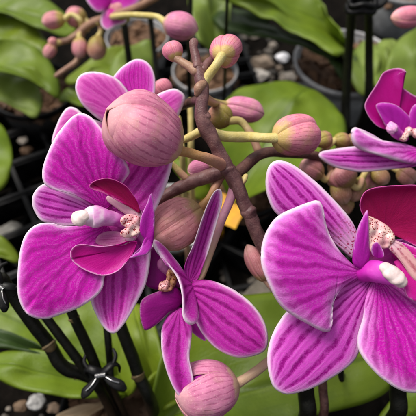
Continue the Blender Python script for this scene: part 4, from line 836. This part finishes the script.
def claw_clip(label, px, py, d, s, ang):
    """a spring claw: two toothed jaws, finger tabs, a coil and its wire"""
    c = at(px, py, d); t = thing('claw_clip', label, 'clip', c, 'black spring clips')
    u = pxm(d) * s
    ex = RGT * math.cos(ang) - UPV * math.sin(ang); ey = -RGT * math.sin(ang) - UPV * math.cos(ang); ez = -FWD
    P = lambda x, y, z: c + ex * x * u + ey * y * u + ez * z * u
    def tb(name, rows, mat, par): return tube(name, [(*P(x, y, z), r * u) for x, y, z, r in rows], mat, par, sides=16, lump=.04, flat=.5 if name in ('jaw', 'tab') else 1.0)
    for sg in (-1, 1):
        j = tb('jaw', [(-2 * sg, 0, 2, 4), (6 * sg, -5, 3, 4.4), (13 * sg, -8, 0, 4), (17 * sg, -4, -5, 3.2), (16 * sg, 3, -9, 1.6)], M_black, t)
        tb('tooth', [(13 * sg, -8, 0, 2.2), (16 * sg, -15, -3, 2), (14 * sg, -21, -7, 1.5)], M_black, j)
        tb('tab', [(-2 * sg, 0, 2, 2.6), (-9 * sg, 7, 5, 4.6), (-17 * sg, 13, 6, 5.4), (-20 * sg, 16, 6, 3.8)], M_black, t)
    co = [(-5.5 + k * .28, 2.6 * math.cos(k * 1.15), 5 + 2.6 * math.sin(k * 1.15), .55) for k in range(40)]
    sp_ = tube('spring', [(*P(*r[:3]), r[3] * u) for r in co], M_spring, t, sides=8, n=240)
    tb('wire', [(-5, 2, 7, .7), (-10, 7, 9.5, .7), (-16, 11, 10, .7)], M_spring, sp_)
    tb('wire', [(5, 2, 7, .7), (11, 6, 9.5, .7), (17, 9, 9, .7)], M_spring, sp_)
    return t
claw_clip('black claw clip with steel spring clasping dark stems at the lower left', 102, 374, .425, 1.0, R(-10))
claw_clip('black claw clip cut by the left edge beside the lower left petal', 2, 286, .39, .9, R(40))
b = bmesh.new()
cc = at(361, 8, .60); u = pxm(.60); tclip = thing('stake_clip', 'black collar clip joining the pair of stakes at the top', 'clip', cc, None)
rr_ = []
for k in range(40):
    a = 2 * math.pi * k / 39; rr_.append((*(cc + RGT * 13 * u * math.cos(a) + np.array([0, 1, 0]) * 8 * u * math.sin(a) + np.array([0, 0, 1]) * 2.0 * u * math.sin(3 * a)), 3.6 * u))
tube('band', rr_, M_black, tclip, sides=12, n=80, cap=False)
tube('band', [(*(np.array(r[:3]) + np.array([0, 0, 7 * u])), 2.6 * u) for r in rr_], M_black, tclip, sides=12, n=80, cap=False)
tube('tab', [(*(cc + RGT * 12 * u), 3 * u), (*(cc + RGT * 20 * u + UPV * 3 * u), 3.4 * u), (*(cc + RGT * 25 * u + UPV * 8 * u), 2.4 * u)], M_black, tclip, sides=10)

# ------------------------------------------------------------------ light
SUN_EL, SUN_AZ = R(62), R(-60)      # azimuth from +Y towards +X
w = bpy.data.worlds.new('World'); S.world = w; w.use_nodes = True; nt = w.node_tree; nt.nodes.clear()
sky = nt.nodes.new('ShaderNodeTexSky'); sky.sky_type = 'NISHITA'; sky.sun_disc = False
sky.sun_elevation = SUN_EL; sky.sun_rotation = SUN_AZ; sky.dust_density = 5.0; sky.air_density = 1.0; sky.ozone_density = 0.6
hs = nt.nodes.new('ShaderNodeHueSaturation'); hs.inputs['Saturation'].default_value = 0.2
bg = nt.nodes.new('ShaderNodeBackground'); bg.inputs[1].default_value = 0.075
wo = nt.nodes.new('ShaderNodeOutputWorld')
nt.links.new(sky.outputs[0], hs.inputs['Color']); nt.links.new(hs.outputs[0], bg.inputs[0]); nt.links.new(bg.outputs[0], wo.inputs[0])
sl = bpy.data.lights.new('sun', 'SUN'); sl.energy = 1.5; sl.angle = R(26); sl.color = (1.0, .94, .85)
so = bpy.data.objects.new('sun', sl); COL.objects.link(so)
dv = Vector((math.sin(SUN_AZ) * math.cos(SUN_EL), math.cos(SUN_AZ) * math.cos(SUN_EL), math.sin(SUN_EL)))
so.rotation_euler = dv.to_track_quat('Z', 'Y').to_euler(); so.location = dv * 2
S.view_settings.view_transform = 'Standard'; S.view_settings.look = 'None'; S.view_settings.gamma = 1; S.view_settings.exposure = 1.0
S.cycles.max_bounces = 8; S.cycles.use_denoising = True
